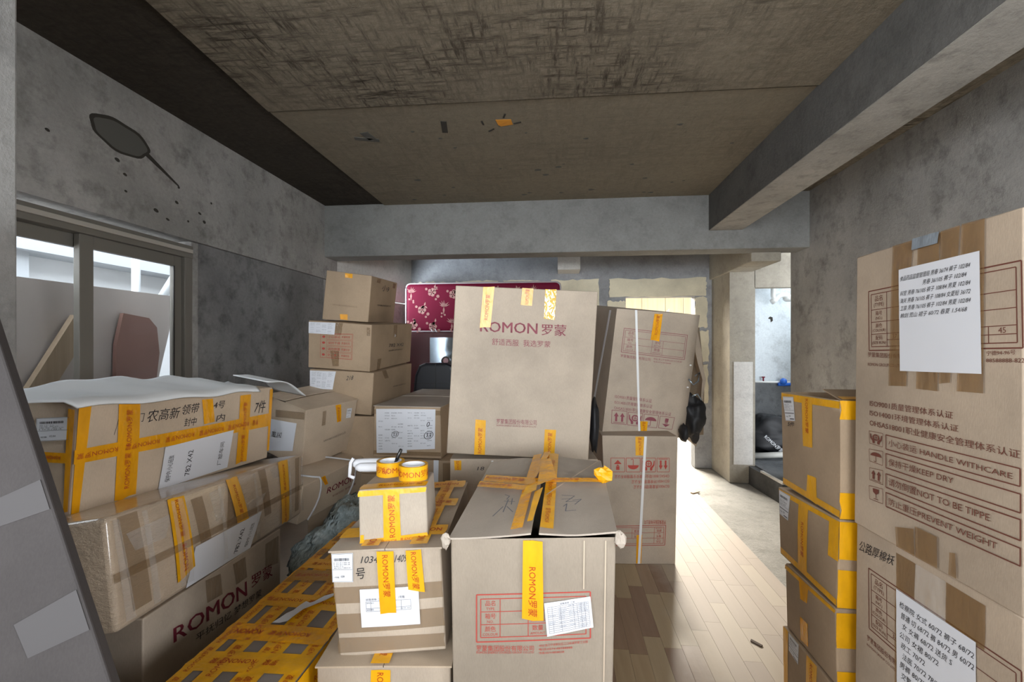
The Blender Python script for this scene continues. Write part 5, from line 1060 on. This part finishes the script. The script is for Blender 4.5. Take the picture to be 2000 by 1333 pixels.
roll(cR, 'full roll of yellow printed tape on the small box, in front of the other roll', 3.55)
roll(cL, 'roll of yellow printed tape on the small box with a black pen standing in it', 4.45)
pn = thing('marker_pen', 'black marker pen standing slanted in a roll of yellow tape', 'pen', cL)
pa, pb = cL+V((.004, -.012, .004)), cL+V((.034, .012, .086)); dv = (pb-pa).normalized()
tube('barrel', [pa, pa+dv*.05], .005, 'dark', pn, 10); tube('cap', [pa+dv*.05, pb-dv*.004, pb], .006, 'rubber_black', pn, 10, radii=[.0062,.0058,.004])
tube('clip', [pb+V((.0,-.007,-.002)), pb-dv*.03+V((.0,-.0075,0))], .0015, 'metal_grey', pn, 6)
gc = V((-0.6716, 1.5604, 1.0572)); gc.z = 1.058
gl = thing('cloth_roll', 'white cotton cloth rolled and tied, lying left of the tape rolls', 'cloth', gc, None)
gd = V((1, .16, .0)).normalized(); pv = V((-.16, 1, 0))
for k, (dy, dz, r, l) in enumerate(((.02, .022, .017, .085), (-.008, .015, .015, .075))):
    a = gc+pv*dy+V((0,0,dz)); q = [a+gd*x for x in (-.055+.02*k, -.045+.02*k, -.02, .01, .04, l-.01)]
    tube('rolled_cloth', q, r, 'white_cotton', gl, 14, radii=[r*.55, r*.9, r, r*1.05, r, r*.9])
tube('tie_string', [gc+gd*-.045+V((0,.0,.045)), gc+gd*-.055+V((0,0,.03)), gc+gd*-.053+V((0,-.01,.008)), gc+gd*-.05+V((0,-.02,-.012)), gc+gd*-.03+V((0,-.028,-.016))], .006, 'white_cotton', gl, 8)
# ------------------------------------------------------------------ woven sack
m, nt, b = nodes('sack'); n1 = tex(nt, 'ShaderNodeTexNoise', 5, 4, .6, mapping(nt)); nt.links.new(ramp(nt, n1.outputs[0], [(.35, (.30,.38,.40)), (.60, (.55,.65,.67)), (.75, (.75,.8,.8))]), b.inputs['Base Color']); b.inputs['Roughness'].default_value = .4
n3 = tex(nt, 'ShaderNodeTexNoise', 11, 3, .7, mapping(nt, (1.5,.6,1))); bump(nt, b, n3.outputs[0], .9, .06); MAT['sack'] = m
sk = blob('woven_sack', (-1.30, 2.80, .245), (.27, .50, .25), 'sack', 2, .35, 1.9, nj=36, ni=48, flat=0.0, crease=.16); setp(sk, 'crumpled dark grey green woven sack stuffed under the corded carton', 'sack')
# ------------------------------------------------------------------ carton leaning at the lower left corner
A_, Bp = V((-1.05,.748,1.58)), V((-.69,.684,.846)); dn = (Bp-A_).normalized(); top = A_-dn*.25; bot = A_-dn*(A_.z/dn.z)
lf = V((-.82,-.57,0)); lf = (lf-dn*lf.dot(dn)).normalized(); nrm = dn.cross(lf).normalized()
if nrm.y > 0: nrm = -nrm
lc = thing('leaning_carton', 'flattened grey-brown carton leaning aslant in the lower left corner of the photo', 'box', bot)
q = [bot, top, top+lf*.62, bot+lf*.62]; q = q+[p-nrm*.05 for p in q]
o = mk('carton_panel', q, CUBEF, 'carton_dull', lc); fixn(o); bevel(o, .004)
def on(p, w, h, mat, nm):
    a = top+dn*p[0]+lf*p[1]+nrm*.002; vs = [a, a+dn*h, a+dn*h*.96+lf*w, a+lf*w*1.05+dn*.01]; mk(nm, vs+[v_-nrm*.0012 for v_ in vs], CUBEF, mat, lc)
for d_, w, h in ((.60,.07,.055),(.80,.075,.07),(.985,.085,.07)): on((d_, .005), w, h, 'film2', 'clear_tape')
# ------------------------------------------------------------------ things at the back
mt = thing('mattress', 'crimson mattress with pale floral pattern standing on edge against the back wall', 'mattress', (-.93, 5.6, 1.665))
o = slab('mattress_body', -1.875, .03, 5.50, 5.70, 1.665, 2.265, 'crimson', mt); bevel(o, .05, 4)
def ringpipe(y): 
    pts = []; x0, x1, z0, z1, r = -1.868, .023, 1.672, 2.258, .06
    for cx, cz, a0 in ((x1-r, z1-r, 0), (x0+r, z1-r, 90), (x0+r, z0+r, 180), (x1-r, z0+r, 270)):
        for k in range(5): t = math.radians(a0+k*22.5); pts.append((cx+r*math.cos(t), y, cz+r*math.sin(t)))
    return pts+[pts[0]]
tube('piping', ringpipe(5.512), .010, 'piping_white', mt, 6, False); tube('piping', ringpipe(5.69), .010, 'piping_white', mt, 6, False)
vs, fs = [], []
def pp(x, z): return (x, 5.4985, z)
def disc_(x, z, r, k=9, sq=1):
    n = len(vs); vs.extend(pp(x+r*math.cos(t*2*math.pi/k), z+sq*r*math.sin(t*2*math.pi/k)) for t in range(k)); fs.append(tuple(range(n+k-1, n-1, -1)))
def leaf(x, z, a, l, w):
    n = len(vs); ca, sa = math.cos(a), math.sin(a)
    for p, q_ in ((0,0),(.4*l,w),(l,0),(.4*l,-w)): vs.append(pp(x+ca*p-sa*q_, z+sa*p+ca*q_))
    fs.append((n, n+1, n+2, n+3))
for i in range(8):
    for j in range(3):
        x, z = -1.78+i*.25+(j % 2)*.12+rnd.uniform(-.02, .02), 1.75+j*.19+rnd.uniform(-.02, .02)
        if x > -.05: continue
        if (i+j) % 3 == 2:
            for k in range(7): leaf(x, z+.03, math.radians(20+k*23), rnd.uniform(.05, .085), .008)
            leaf(x, z+.03, -1.6, .10, .012)
            for k in range(3): disc_(x+rnd.uniform(-.03,.03), z-.05-.02*k, .012)
        else:
            for k in range(5): disc_(x+.030*math.cos(k*1.257), z+.030*math.sin(k*1.257), .024)
            for k in range(4): leaf(x+.03, z+.05, rnd.uniform(0, 6.3), .05, .012)
            disc_(x-.07, z+.04, .016); disc_(x+.075, z-.05, .02); disc_(x+.05, z-.085, .014)
mk('flower_print', vs, fs, 'flower_print', mt)['kind'] = 'stuff'
# hanging clips at its lower edge
for k in range(2): tube('metal_clip', [(-1.545+.05*k, 5.488, 1.70), (-1.53+.05*k, 5.475, 1.675), (-1.52+.05*k, 5.488, 1.66)], .007, 'strap', mt, 6)
wd = thing('wardrobe', 'dark maroon wardrobe with a pale mirror panel below the floral mattress', 'wardrobe', (-1.0, 5.6, 0))
slab('wardrobe_body', -1.85, -.25, 5.46, 5.82, 0, 1.66, 'maroon_wood', wd, bev=.01)
slab('wardrobe_door', -1.84, -1.60, 5.43, 5.46, .1, 1.61, 'maroon_wood', wd); slab('mirror', -1.545, -.9, 5.44, 5.46, .5, 1.595, 'mirror_blue', wd)
slab('mirror_rail', -1.60, -.85, 5.43, 5.46, 1.595, 1.65, 'maroon_wood', wd); slab('mirror_stile', -1.60, -1.545, 5.43, 5.46, .4, 1.6, 'maroon_wood', wd)
cc = V((-1.2647, 5.0986, 1.3267)); lat = [(.0,-.01),(.045,-.01),(.045,.012),(.034,.012),(.034,.004),(.0,.004)]
ck = thing('round_clock', 'small round brown-rimmed clock with a pinkish face above the black chair', 'clock', cc)
def ring_y(nm, r0, r1, y0, y1, mat):
    vs, fs = [], []; k = 24
    for i in range(k):
        t = 2*math.pi*i/k
        for r, y in ((r0, y0), (r1, y0), (r1, y1), (r0, y1)): vs.append((cc.x+r*math.cos(t), cc.y+y, cc.z+r*math.sin(t)))
    for i in range(k):
        for e in range(4): fs.append((i*4+e, i*4+(e+1) % 4, ((i+1) % k)*4+(e+1) % 4, ((i+1) % k)*4+e))
    o = mk(nm, vs, fs, mat, ck); fixn(o)
ring_y('rim', .032, .050, -.02, .03, 'brown_rim'); ring_y('clock_face', .0, .034, .0, .01, 'pink')
slab('wall_bracket', cc.x-.01, cc.x+.01, cc.y+.02, 5.46, cc.z-.01, cc.z+.01, 'brown_rim', ck)
ch = thing('office_chair', 'black leather office chair in front of the maroon wardrobe', 'chair', (-1.15, 4.35, 0))
x0, x1 = -1.37, -.93
prof = [(x0+.03,.72),(x0,.80),(x0-.005,1.0),(x0+.02,1.22),(x0+.06,1.31),(x0+.12,1.335),(x1-.12,1.335),(x1-.06,1.31),(x1-.02,1.22),(x1+.005,1.0),(x1,.80),(x1-.03,.72)]
o = prism('backrest', prof, 'y', 4.22, 4.32, 'leather_black', ch); bevel(o, .03, 3)
for zz in (.95, 1.14): slab('seam', x0+.005, x1-.005, 4.2165, 4.2205, zz, zz+.006, 'rubber_black', ch)
slab('seam', -1.15, -1.144, 4.2165, 4.2205, .75, 1.33, 'rubber_black', ch)
o = slab('seat', x0, x1, 4.30, 4.80, .62, .72, 'leather_black', ch); bevel(o, .03, 3)
for sx in (x0-.03, x1+.03): tube('armrest', [(sx, 4.32, .66), (sx, 4.34, .86), (sx, 4.5, .88), (sx, 4.68, .86)], .02, 'leather_black', ch, 8)
tube('gas_post', [(-1.15,4.55,.08),(-1.15,4.55,.63)], .03, 'metal_grey', ch, 10)
for k in range(5):
    a = k*2*math.pi/5; e = (-1.15+.28*math.cos(a), 4.55+.28*math.sin(a), .06); tube('leg', [(-1.15,4.55,.1), e], .02, 'leather_black', ch, 8)
    lathe('caster', [(.0,-.0),(.02,.0),(.02,.045),(.0,.045)], (e[0], e[1], .0), 'rubber_black', ch, 10)
o = mk('wooden_board', [(.40,5.74,0),(.80,5.74,0),(.80,5.775,0),(.40,5.775,0),(.40,5.785,1.80),(.80,5.785,1.80),(.80,5.82,1.80),(.40,5.82,1.80)], CUBEF, 'board_brown'); setp(o, 'brown wooden board leaning on the back wall beside the doorway', 'board')
# ------------------------------------------------------------------ bathroom
pp_ = thing('ceiling_pipe', 'white plastic drain pipe with a bend under the bathroom ceiling', 'pipe', (2.7, 6.1, 2.3))
tube('pipe_run', [(2.685,6.1,2.9),(2.685,6.1,2.12),(2.70,6.1,2.07)], .028, 'pvc_white', pp_, 12); tube('pipe_bend', [(2.665,6.1,2.045),(2.71,6.1,2.07),(2.75,6.1,2.12),(2.80,6.1,2.135),(2.86,6.1,2.12),(2.91,6.1,2.08),(2.97,6.1,2.10),(3.1,6.1,2.2)], .034, 'pvc_white', pp_, 12)
blob('white_wrap', (2.90,6.12,2.09), (.09,.06,.045), 'pvc_white', 4, .3, 2.5, pp_, 12, 16)
wp = thing('water_pipe', 'thin water pipe with a red stop on the bathroom back wall', 'pipe', (2.35, 6.24, 1.03))
tube('pipe_run', [(2.50,6.235,1.03),(2.95,6.235,1.025)], .014, 'pvc_white', wp, 8); tube('stop_tap', [(2.625,6.235,1.03),(2.625,6.235,1.09)], .010, 'maroon', wp, 8); tube('stop_tap', [(2.605,6.235,1.09),(2.645,6.235,1.09)], .008, 'maroon', wp, 8)
bt = thing('blue_ball_valve', 'round blue plastic knob on the pipe in the bathroom', 'valve', (2.85, 6.2, 1.0))
blob('knob', (2.85,6.19,1.04), (.042,.042,.042), 'blue_plastic', 1, 0, 1, bt, 12, 18, None, 0); tube('coupling', [(2.80,6.225,1.0),(2.95,6.225,1.0)], .022, 'blue_plastic', bt, 10); tube('stem', [(2.85,6.225,1.0),(2.85,6.2,1.03)], .012, 'blue_plastic', bt, 8)
gb = blob('black_garment_bag', (2.62,5.85,.40), (.36,.22,.25), 'cloth_black', 6, .4, 1.7, nj=28, ni=40, flat=.17, crease=.1); setp(gb, 'black garment bag with white lettering heaped in the bathroom doorway', 'bag')
vv, ff, asp = TX['ROMON罗蒙']; vs = []; ca, sa = math.cos(-.75), math.sin(-.75)
for a, b_ in vv:
    p, q_ = (a-.5)*.26, (b_-.5)*.05; vs.append((2.475+ca*p-sa*q_, 5.60, .36+sa*p+ca*q_))
mk('printed_lettering', vs, ff, 'logo_white', gb)
o = tube('grey_pipe', [(2.14,5.50,.235),(2.6,5.52,.26),(2.9,5.53,.265)], .034, 'pipe_grey', None, 12); setp(o, 'grey plastic pipe lying across the bathroom threshold below the black bag', 'pipe')
prism('wall_pit', [(2.735,1.875),(2.765,1.865),(2.77,1.82),(2.745,1.80),(2.74,1.84),(2.71,1.85)], 'y', 6.296, 6.301, 'scar_dark', bpy.data.objects['wall_bathroom_back'])
# ------------------------------------------------------------------ bits on the floor
o = prism('wood_chip', [(.965,2.44),(1.0,2.40),(1.012,2.41),(.975,2.455)], 'z', 0, .006, 'wood_chip'); setp(o, 'small dark wood chip lying on the dusty laminate', 'chip')
o = prism('wood_stick', [(1.33,4.83),(1.345,4.80),(1.43,4.86),(1.42,4.885)], 'z', 0, .012, 'plank_wood'); setp(o, 'short wooden stick at the edge of the laminate near the doorway', 'stick')
